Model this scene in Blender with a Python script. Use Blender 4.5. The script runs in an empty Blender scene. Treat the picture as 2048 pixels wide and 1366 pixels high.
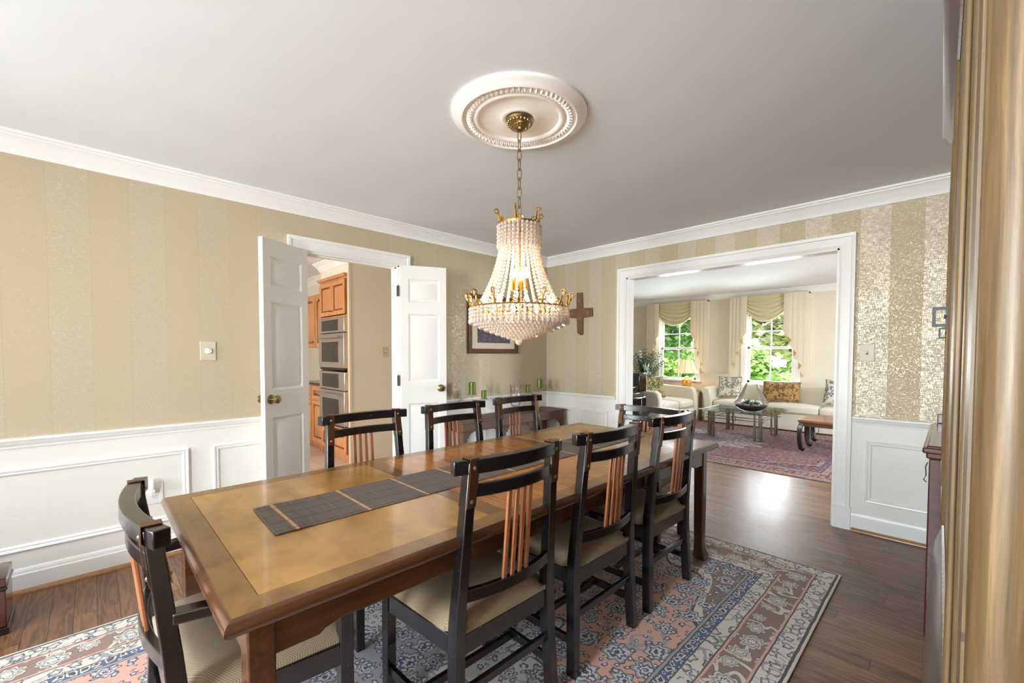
import bpy, math, random
from mathutils import Vector, Matrix
from math import sin, cos, pi, radians, sqrt, atan2

sc = bpy.context.scene
C = sc.collection
RND = random.Random(7)

# ------------------------------------------------------------------ camera, world, light, exposure
cd = bpy.data.cameras.new('camera'); cam = bpy.data.objects.new('camera', cd); C.objects.link(cam)
cd.sensor_width = 36.0; cd.lens = 862.37 / 2048 * 36
cd.shift_x = -(1029.61 - 1024) / 2048; cd.shift_y = (734.97 - 683) / 2048
cd.clip_start = 0.02; cd.clip_end = 400
fw = Vector((-0.71315988, 0.70027673, -0.03186664)); rt = Vector((0.70059453, 0.71355774, 0.0016308)); up = rt.cross(fw)
M = Matrix((rt, up, -fw)).transposed().to_4x4(); M.translation = Vector((3.4957, -3.9775, 1.2901)); cam.matrix_world = M
sc.camera = cam

w = bpy.data.worlds.new('world'); sc.world = w; w.use_nodes = True
nt = w.node_tree; nt.nodes.clear()
wo = nt.nodes.new('ShaderNodeOutputWorld'); bg = nt.nodes.new('ShaderNodeBackground'); sky = nt.nodes.new('ShaderNodeTexSky')
sky.sky_type = 'NISHITA'; sky.sun_disc = False; sky.sun_elevation = radians(48); sky.sun_rotation = radians(200); sky.altitude = 100
nt.links.new(sky.outputs[0], bg.inputs[0]); nt.links.new(bg.outputs[0], wo.inputs[0]); bg.inputs[1].default_value = 1.0

def area(name, loc, look, sx, sy, power, col=(1, 1, 1), spread=180):
    l = bpy.data.lights.new(name, 'AREA'); l.shape = 'RECTANGLE'; l.size = sx; l.size_y = sy; l.energy = power; l.color = col
    l.spread = radians(spread)
    o = bpy.data.objects.new(name, l); C.objects.link(o); o.location = loc
    o.rotation_euler = Vector(look).to_track_quat('-Z', 'Y').to_euler()
    return o
def point(name, loc, power, col, r=.02):
    l = bpy.data.lights.new(name, 'POINT'); l.energy = power; l.color = col; l.shadow_soft_size = r
    o = bpy.data.objects.new(name, l); C.objects.link(o); o.location = loc; return o
sl = bpy.data.lights.new('sun', 'SUN'); sl.energy = 12; sl.angle = radians(1); sl.color = (1, .95, .86)
so = bpy.data.objects.new('sun', sl); C.objects.link(so); so.rotation_euler = Vector((-.75, .05, -.62)).to_track_quat('-Z', 'Y').to_euler()
DAY = (.86, .94, 1.0)
# daylight through the two dining-room windows in the wall behind the camera
area('daylight_dining_window_a', (.95, -7.13, 1.45), (.1, 1, .06), 1.0, 1.35, 95, DAY)
area('daylight_dining_window_b', (2.95, -7.13, 1.45), (-.02, 1, .04), 1.0, 1.35, 215, DAY)
# living room: its two garden windows, and an unseen side fill added to brighten it
area('daylight_living_window_a', (-.71, 5.28, 1.3), (0, -1, -.15), .85, 1.2, 55, DAY)
area('daylight_living_window_b', (1.07, 5.28, 1.3), (0, -1, -.15), .85, 1.2, 55, DAY)
area('added_living_side_fill', (5.55, 2.4, 1.4), (-1, 0, -.05), 1.6, 1.3, 110, DAY)
# kitchen: fill light added out of view to brighten wall and ovens
area('added_kitchen_fill', (-1.0, -5.18, 1.5), (-.15, 1, -.02), 1.3, 1.1, 62, (1, .98, .95))

sc.view_settings.view_transform = 'Standard'; sc.view_settings.look = 'None'
sc.view_settings.exposure = 0.53; sc.view_settings.gamma = 1.0; sc.view_settings.use_curve_mapping = False
sc.cycles.max_bounces = 10; sc.cycles.diffuse_bounces = 6; sc.cycles.glossy_bounces = 5; sc.cycles.transmission_bounces = 8
sc.cycles.transparent_max_bounces = 16; sc.cycles.caustics_reflective = False; sc.cycles.caustics_refractive = False
sc.cycles.sample_clamp_indirect = 4.0; sc.cycles.use_denoising = True

# ------------------------------------------------------------------ material helpers
def s2l(c):
    return tuple(((v / 12.92) if v <= .04045 else ((v + .055) / 1.055) ** 2.4) for v in [x / 255 for x in c])
def rgb(*c): return s2l(c) + (1,)
class NT:
    def __init__(s, name):
        s.m = bpy.data.materials.new(name); s.m.use_nodes = True; s.t = s.m.node_tree; s.t.nodes.clear()
        s.out = s.n('ShaderNodeOutputMaterial'); s.b = s.n('ShaderNodeBsdfPrincipled'); s.l(s.b.outputs[0], s.out.inputs[0])
        s._c = None
    def n(s, k, **kw):
        x = s.t.nodes.new(k)
        for a, v in kw.items(): setattr(x, a, v)
        return x
    def l(s, a, b): s.t.links.new(a, b)
    def put(s, sock, v):
        if hasattr(v, 'is_output') or isinstance(v, bpy.types.NodeSocket): s.l(v, sock)
        else: sock.default_value = v
    @property
    def co(s):
        if s._c is None: s._c = s.n('ShaderNodeTexCoord').outputs['Object']
        return s._c
    def math(s, op, a, b=0.0, c=0.0):
        x = s.n('ShaderNodeMath', operation=op); s.put(x.inputs[0], a); s.put(x.inputs[1], b); s.put(x.inputs[2], c); return x.outputs[0]
    def vmap(s, scale=(1, 1, 1), loc=(0, 0, 0), rot=(0, 0, 0), src=None):
        x = s.n('ShaderNodeMapping'); s.l(src or s.co, x.inputs[0]); x.inputs['Scale'].default_value = scale
        x.inputs['Location'].default_value = loc; x.inputs['Rotation'].default_value = rot; return x.outputs[0]
    def sep(s, v=None):
        x = s.n('ShaderNodeSeparateXYZ'); s.l(v or s.co, x.inputs[0]); return x.outputs
    def comb(s, a, b, c=0.0):
        x = s.n('ShaderNodeCombineXYZ'); s.put(x.inputs[0], a); s.put(x.inputs[1], b); s.put(x.inputs[2], c); return x.outputs[0]
    def noise(s, v, sc_=5, det=4, rough=.5, dist=0):
        x = s.n('ShaderNodeTexNoise'); s.l(v, x.inputs['Vector']); x.inputs['Scale'].default_value = sc_
        x.inputs['Detail'].default_value = det; x.inputs['Roughness'].default_value = rough; x.inputs['Distortion'].default_value = dist
        return x
    def vor(s, v, sc_=5, feat='F1', rnd=1.0):
        x = s.n('ShaderNodeTexVoronoi', feature=feat); s.l(v, x.inputs['Vector']); x.inputs['Scale'].default_value = sc_
        x.inputs['Randomness'].default_value = rnd; return x
    def ramp(s, f, stops, mode='LINEAR'):
        x = s.n('ShaderNodeValToRGB'); s.put(x.inputs[0], f); r = x.color_ramp; r.interpolation = mode
        while len(r.elements) > 1: r.elements.remove(r.elements[0])
        r.elements[0].position = stops[0][0]; r.elements[0].color = stops[0][1]
        for p, c in stops[1:]:
            e = r.elements.new(p); e.color = c
        return x.outputs[0]
    def mix(s, f, a, b, mode='MIX'):
        x = s.n('ShaderNodeMix', data_type='RGBA', blend_type=mode); s.put(x.inputs[0], f); s.put(x.inputs[6], a); s.put(x.inputs[7], b)
        return x.outputs[2]
    def bump(s, h, strength=.2, dist=.01):
        x = s.n('ShaderNodeBump'); x.inputs['Strength'].default_value = strength; x.inputs['Distance'].default_value = dist
        s.l(h, x.inputs['Height']); s.l(x.outputs[0], s.b.inputs['Normal'])
    def set(s, **k):
        names = dict(col='Base Color', rough='Roughness', metal='Metallic', spec='Specular IOR Level', trans='Transmission Weight', ior='IOR',
                     coat='Coat Weight', coatr='Coat Roughness', em='Emission Color', ems='Emission Strength', alpha='Alpha', sheen='Sheen Weight')
        for a, v in k.items(): s.put(s.b.inputs[names[a]], v)
        return s
def plain(name, c, rough=.5, metal=0, **k):
    t = NT(name); t.set(col=rgb(*c), rough=rough, metal=metal, **k); return t.m

def paint(name, c, rough=.45):
    t = NT(name); n = t.noise(t.co, 3, 3)
    t.set(col=t.mix(n.outputs[0], rgb(*[max(0, v - 4) for v in c]), rgb(*[min(255, v + 3) for v in c])), rough=rough)
    return t.m
def wood(name, dark, light, axis='x', scale=1.0, rough=.3, figure=.5, coat=.3):
    t = NT(name)
    st = {'x': (.9, 14, 14), 'y': (14, .9, 14), 'z': (14, 14, .9)}[axis]
    v = t.vmap(tuple(a * scale for a in st))
    n = t.noise(v, 3, 6, .6, .6); n2 = t.noise(t.co, 2.2 * scale, 3, .5)
    f = t.math('ADD', t.math('MULTIPLY', n.outputs[0], figure * 1.4), t.math('MULTIPLY', n2.outputs[0], 1.0 - figure * .6))
    t.set(col=t.ramp(f, [(.35, rgb(*dark)), (.75, rgb(*light))]), rough=rough, coat=coat, coatr=.12)
    t.bump(n.outputs[0], .06, .002)
    return t.m
def fabric(name, c1, c2, sc_=500, rough=.9, sheen=.3):
    t = NT(name); x, y, z = t.sep()
    a = t.math('SINE', t.math('MULTIPLY', x, sc_)); b = t.math('SINE', t.math('MULTIPLY', y, sc_)); c = t.math('SINE', t.math('MULTIPLY', z, sc_))
    f = t.math('MULTIPLY_ADD', t.math('MULTIPLY', a, b), .5, .5)
    n = t.noise(t.co, 6, 3)
    f = t.math('ADD', t.math('MULTIPLY', f, .75), t.math('MULTIPLY', n.outputs[0], .25))
    t.set(col=t.mix(f, rgb(*c1), rgb(*c2)), rough=rough, sheen=sheen); t.bump(f, .25, .001)
    return t.m

MT = {}
MT['ceiling'] = paint('ceiling_paint', (234, 238, 240), .8)
MT['trim'] = paint('trim_paint', (240, 239, 235), .32)
MT['wain'] = paint('wainscot_paint', (234, 231, 222), .45)
MT['door'] = paint('door_paint', (238, 236, 230), .35)
MT['living_wall'] = paint('living_room_paint', (222, 212, 194), .6)
MT['kitchen_wall'] = paint('kitchen_paint', (226, 220, 206), .6)
MT['plaster'] = paint('medallion_plaster', (244, 240, 234), .5)
MT['lacquer'] = None
def lacquer():
    t = NT('black_lacquer'); n = t.noise(t.vmap((3, 3, 14)), 6, 5, .65)
    n2 = t.noise(t.co, 90, 2)
    c = t.ramp(n.outputs[0], [(.3, rgb(13, 13, 16)), (.75, rgb(28, 24, 26))])
    c = t.mix(t.math('GREATER_THAN', n2.outputs[0], .76), c, rgb(120, 105, 90))
    t.set(col=c, rough=.24, coat=.5, coatr=.14, spec=.6); return t.m
MT['lacquer'] = lacquer()
MT['bronze'] = plain('bronze_strap', (122, 84, 62), .34, .75)
MT['bolt'] = plain('bolt_steel', (165, 150, 135), .3, .9)
MT['slat'] = wood('cherry_slat_wood', (108, 60, 38), (176, 112, 74), 'z', 1.2, .3)
MT['walnut'] = wood('walnut_table_wood', (44, 25, 15), (92, 56, 32), 'y', 1.0, .26, .5, .5)
MT['walnut_x'] = wood('walnut_table_wood_crosswise', (44, 25, 15), (92, 54, 32), 'x', 1.0, .26, .5, .5)
MT['seat'] = fabric('woven_seat_fabric', (92, 72, 52), (196, 174, 142), 980, .9, .05)
MT['brass'] = plain('brass', (205, 160, 84), .22, .95)
MT['antique_brass'] = plain('antique_brass', (150, 128, 86), .3, .9)
MT['iron'] = plain('dark_iron', (46, 46, 44), .5, .3)
MT['steel'] = plain('stainless_steel', (196, 190, 186), .3, .9)
MT['pewter'] = plain('pewter_rod', (140, 130, 120), .3, .85)
MT['black_glass'] = plain('black_glass', (18, 17, 17), .05, 0, spec=.8)
MT['granite'] = plain('dark_granite', (28, 28, 30), .15)
MT['honey'] = wood('honey_cabinet_wood', (146, 88, 48), (204, 144, 90), 'z', .7, .35, .4, .3)
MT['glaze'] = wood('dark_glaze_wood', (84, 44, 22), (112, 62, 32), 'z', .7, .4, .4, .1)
MT['mahogany'] = wood('mahogany_wood', (36, 18, 14), (80, 42, 32), 'x', 1.0, .25, .5, .5)
MT['rosewood'] = wood('rosewood', (52, 32, 20), (98, 66, 44), 'y', 1.2, .5, .5, 0)
MT['sofa'] = fabric('cream_sofa_fabric', (214, 203, 180), (230, 221, 202), 300)
MT['drape'] = fabric('cream_drape_fabric', (218, 203, 178), (230, 218, 196), 220)
MT['swag'] = fabric('pale_green_gold_swag', (206, 196, 152), (220, 211, 170), 220)
MT['lining'] = fabric('tan_drape_lining', (196, 152, 102), (208, 166, 116), 220)
MT['foliage'] = plain('plant_leaf', (44, 82, 40), .35)
MT['white_plastic'] = plain('white_plastic', (236, 234, 226), .35)
MT['ivory'] = plain('ivory_plate', (206, 196, 172), .4)
MT['black_piano'] = plain('piano_black', (12, 12, 13), .08, 0, coat=.6)
MT['candle'] = plain('green_candle_wax', (98, 112, 44), .32, .3)
MT['beige'] = plain('cream_mat_board', (214, 204, 180), .8)

def glassmat(name, tint=(1, 1, 1), rough=0.0, transp=.85):
    t = NT(name); t.t.nodes.remove(t.b)
    tr = t.n('ShaderNodeBsdfTransparent'); tr.inputs[0].default_value = tint + (1,)
    gl = t.n('ShaderNodeBsdfGlossy'); gl.inputs['Roughness'].default_value = rough + .02
    fr = t.n('ShaderNodeFresnel'); fr.inputs[0].default_value = 1.4
    mx = t.n('ShaderNodeMixShader'); f = t.math('MULTIPLY', fr.outputs[0], .65)
    t.l(f, mx.inputs[0]); t.l(tr.outputs[0], mx.inputs[1]); t.l(gl.outputs[0], mx.inputs[2]); t.l(mx.outputs[0], t.out.inputs[0]); return t.m
MT['glass'] = glassmat('clear_glass')
MT['pane'] = glassmat('window_glass')
MT['tableglass'] = glassmat('table_glass', (.80, .90, .88))

def crystal():
    t = NT('crystal_bead'); t.set(col=(.97, .88, .80, 1), rough=.08, trans=.45, ior=1.5, spec=.9)
    tl = t.n('ShaderNodeBsdfTranslucent'); tl.inputs[0].default_value = (1, .93, .86, 1); mx = t.n('ShaderNodeMixShader'); mx.inputs[0].default_value = .18
    t.l(t.b.outputs[0], mx.inputs[1]); t.l(tl.outputs[0], mx.inputs[2]); t.l(mx.outputs[0], t.out.inputs[0]); return t.m
MT['crystal'] = crystal()
def emis(name, c, s):
    t = NT(name); t.set(col=c + (1,), em=c + (1,), ems=s); return t.m
MT['bulb'] = emis('lit_bulb', (1, .86, .66), 10)

def wallpaper(axis, name):
    t = NT(name); x, y, z = t.sep(); u = x if axis == 'x' else y
    # broad stripes 0.34 m apart, paper yellow-beige, foil worn in scratches
    ph = t.math('FRACT', t.math('MULTIPLY_ADD', u, 1 / .34, .175))
    stripe = t.math('GREATER_THAN', ph, .5)
    n1 = t.noise(t.comb(t.math('MULTIPLY', u, 260), t.math('MULTIPLY', z, 34)), 1, 3, .6)
    n2 = t.noise(t.comb(t.math('MULTIPLY', u, 30), t.math('MULTIPLY', z, 230)), 1, 3, .6)
    sq = t.noise(t.comb(t.math('MULTIPLY', u, 95), t.math('MULTIPLY', z, 95)), 1, 3, .6, 1.6)
    n3 = t.noise(t.comb(u, z), 4, 3, .6)
    linen = t.math('MULTIPLY', t.math('ADD', n1.outputs[0], n2.outputs[0]), .5)
    sel = t.math('ADD', t.math('MULTIPLY', linen, t.math('SUBTRACT', 1, stripe)), t.math('MULTIPLY', sq.outputs[0], stripe))
    thr = t.math('MULTIPLY_ADD', stripe, .075, .485 if axis == 'x' else .53)
    thr = t.math('SUBTRACT', thr, t.math('MULTIPLY', t.math('SUBTRACT', n3.outputs[0], .5), .12))
    foil = t.math('MULTIPLY', t.math('SUBTRACT', sel, thr), 18); foil = t.math('MINIMUM', t.math('MAXIMUM', foil, 0), 1)
    e = t.math('ABSOLUTE', t.math('SUBTRACT', t.math('FRACT', t.math('MULTIPLY', ph, 2)), .5)); pin = t.math('GREATER_THAN', e, .485)
    base = t.mix(t.math('MULTIPLY', stripe, 1.0 if axis == 'x' else .35), rgb(187, 171, 148) if axis == 'x' else rgb(184, 166, 138), rgb(181, 161, 128))
    base = t.mix(t.math('MULTIPLY', linen, .5), base, rgb(210, 197, 172))
    col = t.mix(t.math('MULTIPLY', foil, .5), base, rgb(214, 207, 190)); col = t.mix(t.math('MULTIPLY', pin, .2), col, rgb(166, 148, 114))
    t.set(col=col, rough=t.math('MULTIPLY_ADD', foil, -.2, .64), metal=t.math('MULTIPLY', foil, .55))
    return t.m
MT['paper_y'] = wallpaper('y', 'foil_wallpaper_side'); MT['paper_x'] = wallpaper('x', 'foil_wallpaper_end')

def floor_mat():
    t = NT('oak_floor'); x, y, z = t.sep(); W = .083
    row = t.math('FLOOR', t.math('DIVIDE', y, W)); fy = t.math('FRACT', t.math('DIVIDE', y, W))
    wn = t.n('ShaderNodeTexWhiteNoise', noise_dimensions='1D'); t.l(row, wn.inputs['W']); r1 = wn.outputs[0]
    xs = t.math('ADD', x, t.math('MULTIPLY', r1, 7)); seg = t.math('FLOOR', t.math('DIVIDE', xs, 1.05)); fx = t.math('FRACT', t.math('DIVIDE', xs, 1.05))
    w2 = t.n('ShaderNodeTexWhiteNoise', noise_dimensions='2D'); t.l(t.comb(row, seg), w2.inputs['Vector']); r2 = w2.outputs[0]
    gv = t.comb(t.math('MULTIPLY_ADD', r2, 30, t.math('MULTIPLY', x, 1.0)), t.math('MULTIPLY', y, 7), t.math('MULTIPLY', r2, 20))
    warp = t.noise(gv, 1.6, 3, .55, .4)
    wave = t.math('SINE', t.math('MULTIPLY_ADD', warp.outputs[0], 46, t.math('MULTIPLY', y, 60)))
    fine = t.noise(t.comb(t.math('MULTIPLY', x, 6), t.math('MULTIPLY', y, 160), r2), 1, 4, .6)
    g = t.math('MULTIPLY_ADD', wave, .16, .5); g = t.math('ADD', t.math('MULTIPLY', g, .62), t.math('MULTIPLY', fine.outputs[0], .38))
    g = t.math('ADD', g, t.math('MULTIPLY', t.math('SUBTRACT', r2, .5), .22))
    c = t.ramp(g, [(.2, rgb(62, 38, 22)), (.48, rgb(118, 80, 52)), (.8, rgb(156, 112, 76))])
    gap = t.math('ADD', t.math('LESS_THAN', fy, .03), t.math('LESS_THAN', fx, .0022)); gap = t.math('MINIMUM', gap, 1)
    c = t.mix(gap, c, rgb(34, 22, 14))
    t.set(col=c, rough=t.math('MULTIPLY_ADD', g, .14, .32), coat=.05, coatr=.12)
    t.bump(t.math('SUBTRACT', t.math('MULTIPLY', g, .3), gap), .25, .0015); return t.m
MT['floor'] = floor_mat()

def table_panel(name, lo, hi, tiger):
    t = NT(name)
    n = t.noise(t.vmap((2.4, 3.2, 1)), 1.6, 4, .55, .5)
    ti = t.noise(t.vmap((2.2, 16, 1)) if not tiger else t.vmap((3.2, 62, 1)), 1, 3, .6, .5)
    k = .55 if tiger else .22
    f = t.math('ADD', t.math('MULTIPLY', n.outputs[0], 1 - k), t.math('MULTIPLY', ti.outputs[0], k))
    c = t.ramp(f, [(.33, rgb(*lo)), (.68, rgb(*hi))])
    t.set(col=c, rough=.22, coat=.35, coatr=.08); return t.m
MT['top_gold'] = table_panel('satinwood_panel', (150, 104, 48), (200, 150, 84), False)
MT['top_tiger'] = table_panel('tiger_satinwood_panel', (142, 82, 32), (210, 140, 68), True)
MT['top_border'] = table_panel('crossband_walnut', (108, 72, 32), (156, 112, 56), False)
MT['top_dark'] = wood('dark_crossband', (84, 46, 22), (122, 76, 40), 'x', 1.5, .2, .6, .6)

def runner_mat():
    t = NT('bamboo_runner'); x, y, z = t.sep()
    s = t.math('SINE', t.math('MULTIPLY', y, 2 * pi / .0042)); n = t.noise(t.comb(t.math('MULTIPLY', x, 8), t.math('MULTIPLY', y, 240)), 1, 3)
    c = t.mix(n.outputs[0], rgb(32, 26, 24), rgb(138, 122, 112))
    ty = t.math('FRACT', t.math('DIVIDE', t.math('ADD', y, 3.535), .237)); tan = t.math('LESS_THAN', ty, .045)
    c = t.mix(tan, c, rgb(206, 160, 112))
    # stitched threads
    tx = t.math('ABSOLUTE', t.math('SUBTRACT', t.math('FRACT', t.math('DIVIDE', x, .075)), .5)); c = t.mix(t.math('LESS_THAN', tx, .02), c, rgb(30, 24, 26))
    t.set(col=c, rough=.55); t.bump(t.math('MULTIPLY_ADD', s, .5, .5), .6, .0015); return t.m
MT['runner'] = runner_mat()

def rug_mat(name, x0, x1, y0, y1, cols, scale=1.0, cx=None, cy=None):
    cream, brown, salmon, blue, dk, grey, pale = [rgb(*c) for c in cols]
    t = NT(name); x, y, z = t.sep()
    wob = t.noise(t.co, 9, 3); wo2 = t.math('MULTIPLY', t.math('SUBTRACT', wob.outputs[0], .5), .012)
    dx = t.math('MINIMUM', t.math('SUBTRACT', x, x0), t.math('SUBTRACT', x1, x)); dy = t.math('MINIMUM', t.math('SUBTRACT', y, y0), t.math('SUBTRACT', y1, y))
    d = t.math('ADD', t.math('MINIMUM', dx, dy), wo2)
    wv = t.n('ShaderNodeVectorMath', operation='ADD'); dn = t.noise(t.co, 14 * scale, 2)
    ds = t.n('ShaderNodeVectorMath', operation='SCALE'); t.l(dn.outputs[1], ds.inputs[0]); ds.inputs['Scale'].default_value = .05 / scale
    t.l(t.co, wv.inputs[0]); t.l(ds.outputs[0], wv.inputs[1]); P = wv.outputs[0]
    def flowers(sc_, base, pal, k=6, rmax=.42, rnd=.8):
        v = t.vor(P, sc_, rnd=rnd)
        sb = t.n('ShaderNodeVectorMath', operation='SUBTRACT'); scv = t.n('ShaderNodeVectorMath', operation='SCALE')
        t.l(P, sb.inputs[0]); t.l(v.outputs['Position'], sb.inputs[1]); t.l(sb.outputs[0], scv.inputs[0]); scv.inputs['Scale'].default_value = sc_
        a, b, _ = t.sep(scv.outputs[0]); an = t.math('ARCTAN2', b, a); r = t.math('SQRT', t.math('ADD', t.math('MULTIPLY', a, a), t.math('MULTIPLY', b, b)))
        hs = t.sep(v.outputs['Color'])[0]
        pet = t.math('MULTIPLY_ADD', t.math('COSINE', t.math('MULTIPLY_ADD', an, k, t.math('MULTIPLY', hs, 6))), .16, 1)
        r = t.math('DIVIDE', r, t.math('MULTIPLY', pet, t.math('MULTIPLY_ADD', hs, .5, .6)))
        c = base
        for lim, colr in pal: c = t.mix(t.math('LESS_THAN', r, lim * rmax), c, colr)
        return c
    def vines(base, sc_, colr, wdt=.018):
        n = t.noise(t.co, sc_, 1.5, .4, .8); m = t.math('LESS_THAN', t.math('ABSOLUTE', t.math('SUBTRACT', n.outputs[0], .5)), wdt); return t.mix(m, base, colr)
    S = scale
    # field with spandrels and medallion
    cx = (x0 + x1) / 2 if cx is None else cx; cy = (y0 + y1) / 2 if cy is None else cy
    ex = t.math('DIVIDE', t.math('SUBTRACT', x, cx), (x1 - x0) * .5); ey = t.math('DIVIDE', t.math('SUBTRACT', y, cy), (y1 - y0) * .5)
    rr = t.math('SQRT', t.math('ADD', t.math('MULTIPLY', ex, ex), t.math('MULTIPLY', ey, ey))); aa = t.math('ARCTAN2', ey, ex)
    sp = t.math('MULTIPLY_ADD', t.math('COSINE', t.math('MULTIPLY', aa, 16)), .035, rr)
    f = salmon
    f = t.mix(t.math('LESS_THAN', sp, .46), f, dk); f = t.mix(t.math('LESS_THAN', sp, .45), f, pale); f = t.mix(t.math('LESS_THAN', sp, .22), f, grey)
    f = t.mix(t.math('GREATER_THAN', sp, .90), f, dk); f = t.mix(t.math('GREATER_THAN', sp, .91), f, cream); f = t.mix(t.math('GREATER_THAN', sp, .94), f, brown)
    f = vines(f, 3.2 * S, grey, .005)
    f = flowers(7 * S, f, [(1, dk), (.9, grey), (.72, pale), (.55, blue), (.38, cream), (.2, dk)], 7, .40)
    f = flowers(18 * S, f, [(1, dk), (.8, blue), (.5, cream)], 5, .26)
    # borders
    b_out = flowers(16 * S, vines(cream, 11 * S, grey, .03), [(1, dk), (.78, grey), (.5, cream)], 5, .36)
    b_main = flowers(9 * S, vines(brown, 5 * S, cream, .022), [(1, dk), (.94, cream), (.78, brown), (.7, grey), (.55, pale), (.36, dk), (.28, cream)], 8, .46, .35)
    b_in = flowers(15 * S, vines(cream, 10 * S, grey, .03), [(1, dk), (.8, grey), (.5, cream)], 5, .38)
    b_bl = flowers(26 * S, blue, [(1, cream), (.6, dk)], 4, .45, .2)
    edge = [(.0, cream), (.012, dk), (.024, None, b_out), (.10, dk), (.106, salmon), (.116, None, b_main), (.245, salmon), (.255, dk), (.261, None, b_in), (.325, dk), (.331, None, b_bl), (.372, dk), (.378, grey), (.39, dk), (.394, None, f)]
    c = grey
    for e in edge:
        src = e[1] if e[1] is not None else e[2]
        c = t.mix(t.math('GREATER_THAN', d, e[0]), c, src)
    fn = t.noise(t.co, 420, 2); c = t.mix(.18, c, fn.outputs[0], 'OVERLAY')
    t.set(col=c, rough=.95, sheen=.03, spec=.2); t.bump(fn.outputs[0], .4, .003); return t.m
RUG = dict(x0=.71, x1=3.07, y0=-5.6, y1=-.90)
MT['rug'] = rug_mat('wool_rug_pattern', RUG['x0'], RUG['x1'], RUG['y0'], RUG['y1'],
    [(222, 215, 204), (154, 130, 118), (222, 176, 158), (100, 112, 148), (100, 96, 98), (168, 168, 170), (212, 210, 208)], 1.0, 1.9, -3.35)
LR = dict(x0=-1.6, x1=2.85, y0=1.27, y1=4.2)
MT['rug2'] = rug_mat('living_rug_pattern', LR['x0'], LR['x1'], LR['y0'], LR['y1'],
    [(176, 150, 134), (112, 60, 54), (140, 88, 78), (78, 64, 108), (52, 34, 50), (126, 100, 120), (190, 172, 168)], 1.9)

def cushion_mat(name, base, a, b, c):
    t = NT(name); n = t.noise(t.co, 9, 3, .6, .6)
    v = t.vor(t.vmap((1, 1, 1)), 16); col = t.ramp(n.outputs[0], [(0, rgb(*base)), (.47, rgb(*base)), (.49, rgb(*a)), (.55, rgb(*a)), (.57, rgb(*base)), (1, rgb(*base))])
    f = v.outputs['Distance']; col = t.mix(t.math('LESS_THAN', f, .30), col, rgb(*b)); col = t.mix(t.math('LESS_THAN', f, .16), col, rgb(*c))
    t.set(col=col, rough=.9, sheen=.2); return t.m
MT['cush_flower'] = cushion_mat('cream_floral_cushion', (214, 204, 184), (120, 124, 116), (168, 120, 100), (104, 120, 148))
MT['cush_green'] = cushion_mat('green_needlepoint', (170, 156, 104), (84, 88, 56), (150, 96, 60), (70, 60, 40))
MT['cush_red'] = cushion_mat('red_gold_needlepoint', (176, 140, 84), (104, 76, 44), (150, 76, 60), (84, 52, 40))
MT['cush_leaf'] = cushion_mat('grey_leaf_cushion', (206, 198, 180), (96, 98, 92), (132, 130, 120), (84, 86, 84))

def pine_mat():
    t = NT('aged_pine'); x, y, z = t.sep()
    n = t.noise(t.vmap((60, 60, 2.2)), 2.2, 5, .65, .5); kn = t.vor(t.vmap((9, 9, 5)), 3); sp = t.math('LESS_THAN', kn.outputs['Distance'], .07)
    c = t.ramp(n.outputs[0], [(.25, rgb(52, 40, 24)), (.5, rgb(106, 82, 48)), (.8, rgb(148, 122, 82))]); c = t.mix(sp, c, rgb(58, 38, 24))
    bnd = t.noise(t.vmap((90, 90, .7)), 1, 2); c = t.mix(t.math('MULTIPLY', t.math('GREATER_THAN', bnd.outputs[0], .52), .45), c, rgb(84, 66, 42)); t.set(col=c, rough=.45, coat=.08, coatr=.25); t.bump(n.outputs[0], .1, .002); return t.m
MT['pine'] = pine_mat()
MT['olive'] = plain('dark_polished_wood', (66, 58, 44), .3, 0, coat=.3)

def tile_mat():
    t = NT('kitchen_tile'); b = t.n('ShaderNodeTexBrick'); t.l(t.vmap((1, 1, 1)), b.inputs[0]); b.offset = 0; b.inputs['Scale'].default_value = 1
    b.inputs['Brick Width'].default_value = .3; b.inputs['Row Height'].default_value = .3; b.inputs['Mortar Size'].default_value = .004
    b.inputs['Color1'].default_value = rgb(208, 188, 166); b.inputs['Color2'].default_value = rgb(182, 146, 116); b.inputs['Mortar'].default_value = rgb(150, 132, 116)
    t.set(col=b.outputs[0], rough=.35); return t.m
MT['tile'] = tile_mat()
def lampbase_mat():
    t = NT('painted_porcelain'); v = t.vor(t.co, 26); n = t.noise(t.co, 20, 2)
    c = t.ramp(n.outputs[0], [(.3, rgb(206, 150, 60)), (.6, rgb(222, 176, 84))]); c = t.mix(t.math('LESS_THAN', v.outputs['Distance'], .34), c, rgb(190, 84, 40)); c = t.mix(t.math('LESS_THAN', v.outputs['Distance'], .18), c, rgb(60, 78, 52))
    t.set(col=c, rough=.2); return t.m
MT['porcelain'] = lampbase_mat()
def shade_mat():
    t = NT('lit_lampshade'); t.set(col=rgb(236, 214, 176), rough=.8, em=(1, .72, .42, 1), ems=.38); return t.m
MT['shade'] = shade_mat()
def art_mat():
    t = NT('picture_print'); n = t.noise(t.vmap((1, 6, 9)), 3, 5, .7, 1.2); t.set(col=t.ramp(n.outputs[0], [(.3, rgb(52, 46, 58)), (.7, rgb(130, 118, 128))]), rough=.7, spec=.2); return t.m
MT['art'] = art_mat()
MT['frame_wood'] = wood('picture_frame_wood', (66, 38, 22), (104, 64, 40), 'y', 1.3, .35)
MT['cross_wood'] = wood('cross_wood', (84, 56, 38), (118, 84, 60), 'z', 1.2, .5, .5, 0)

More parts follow.
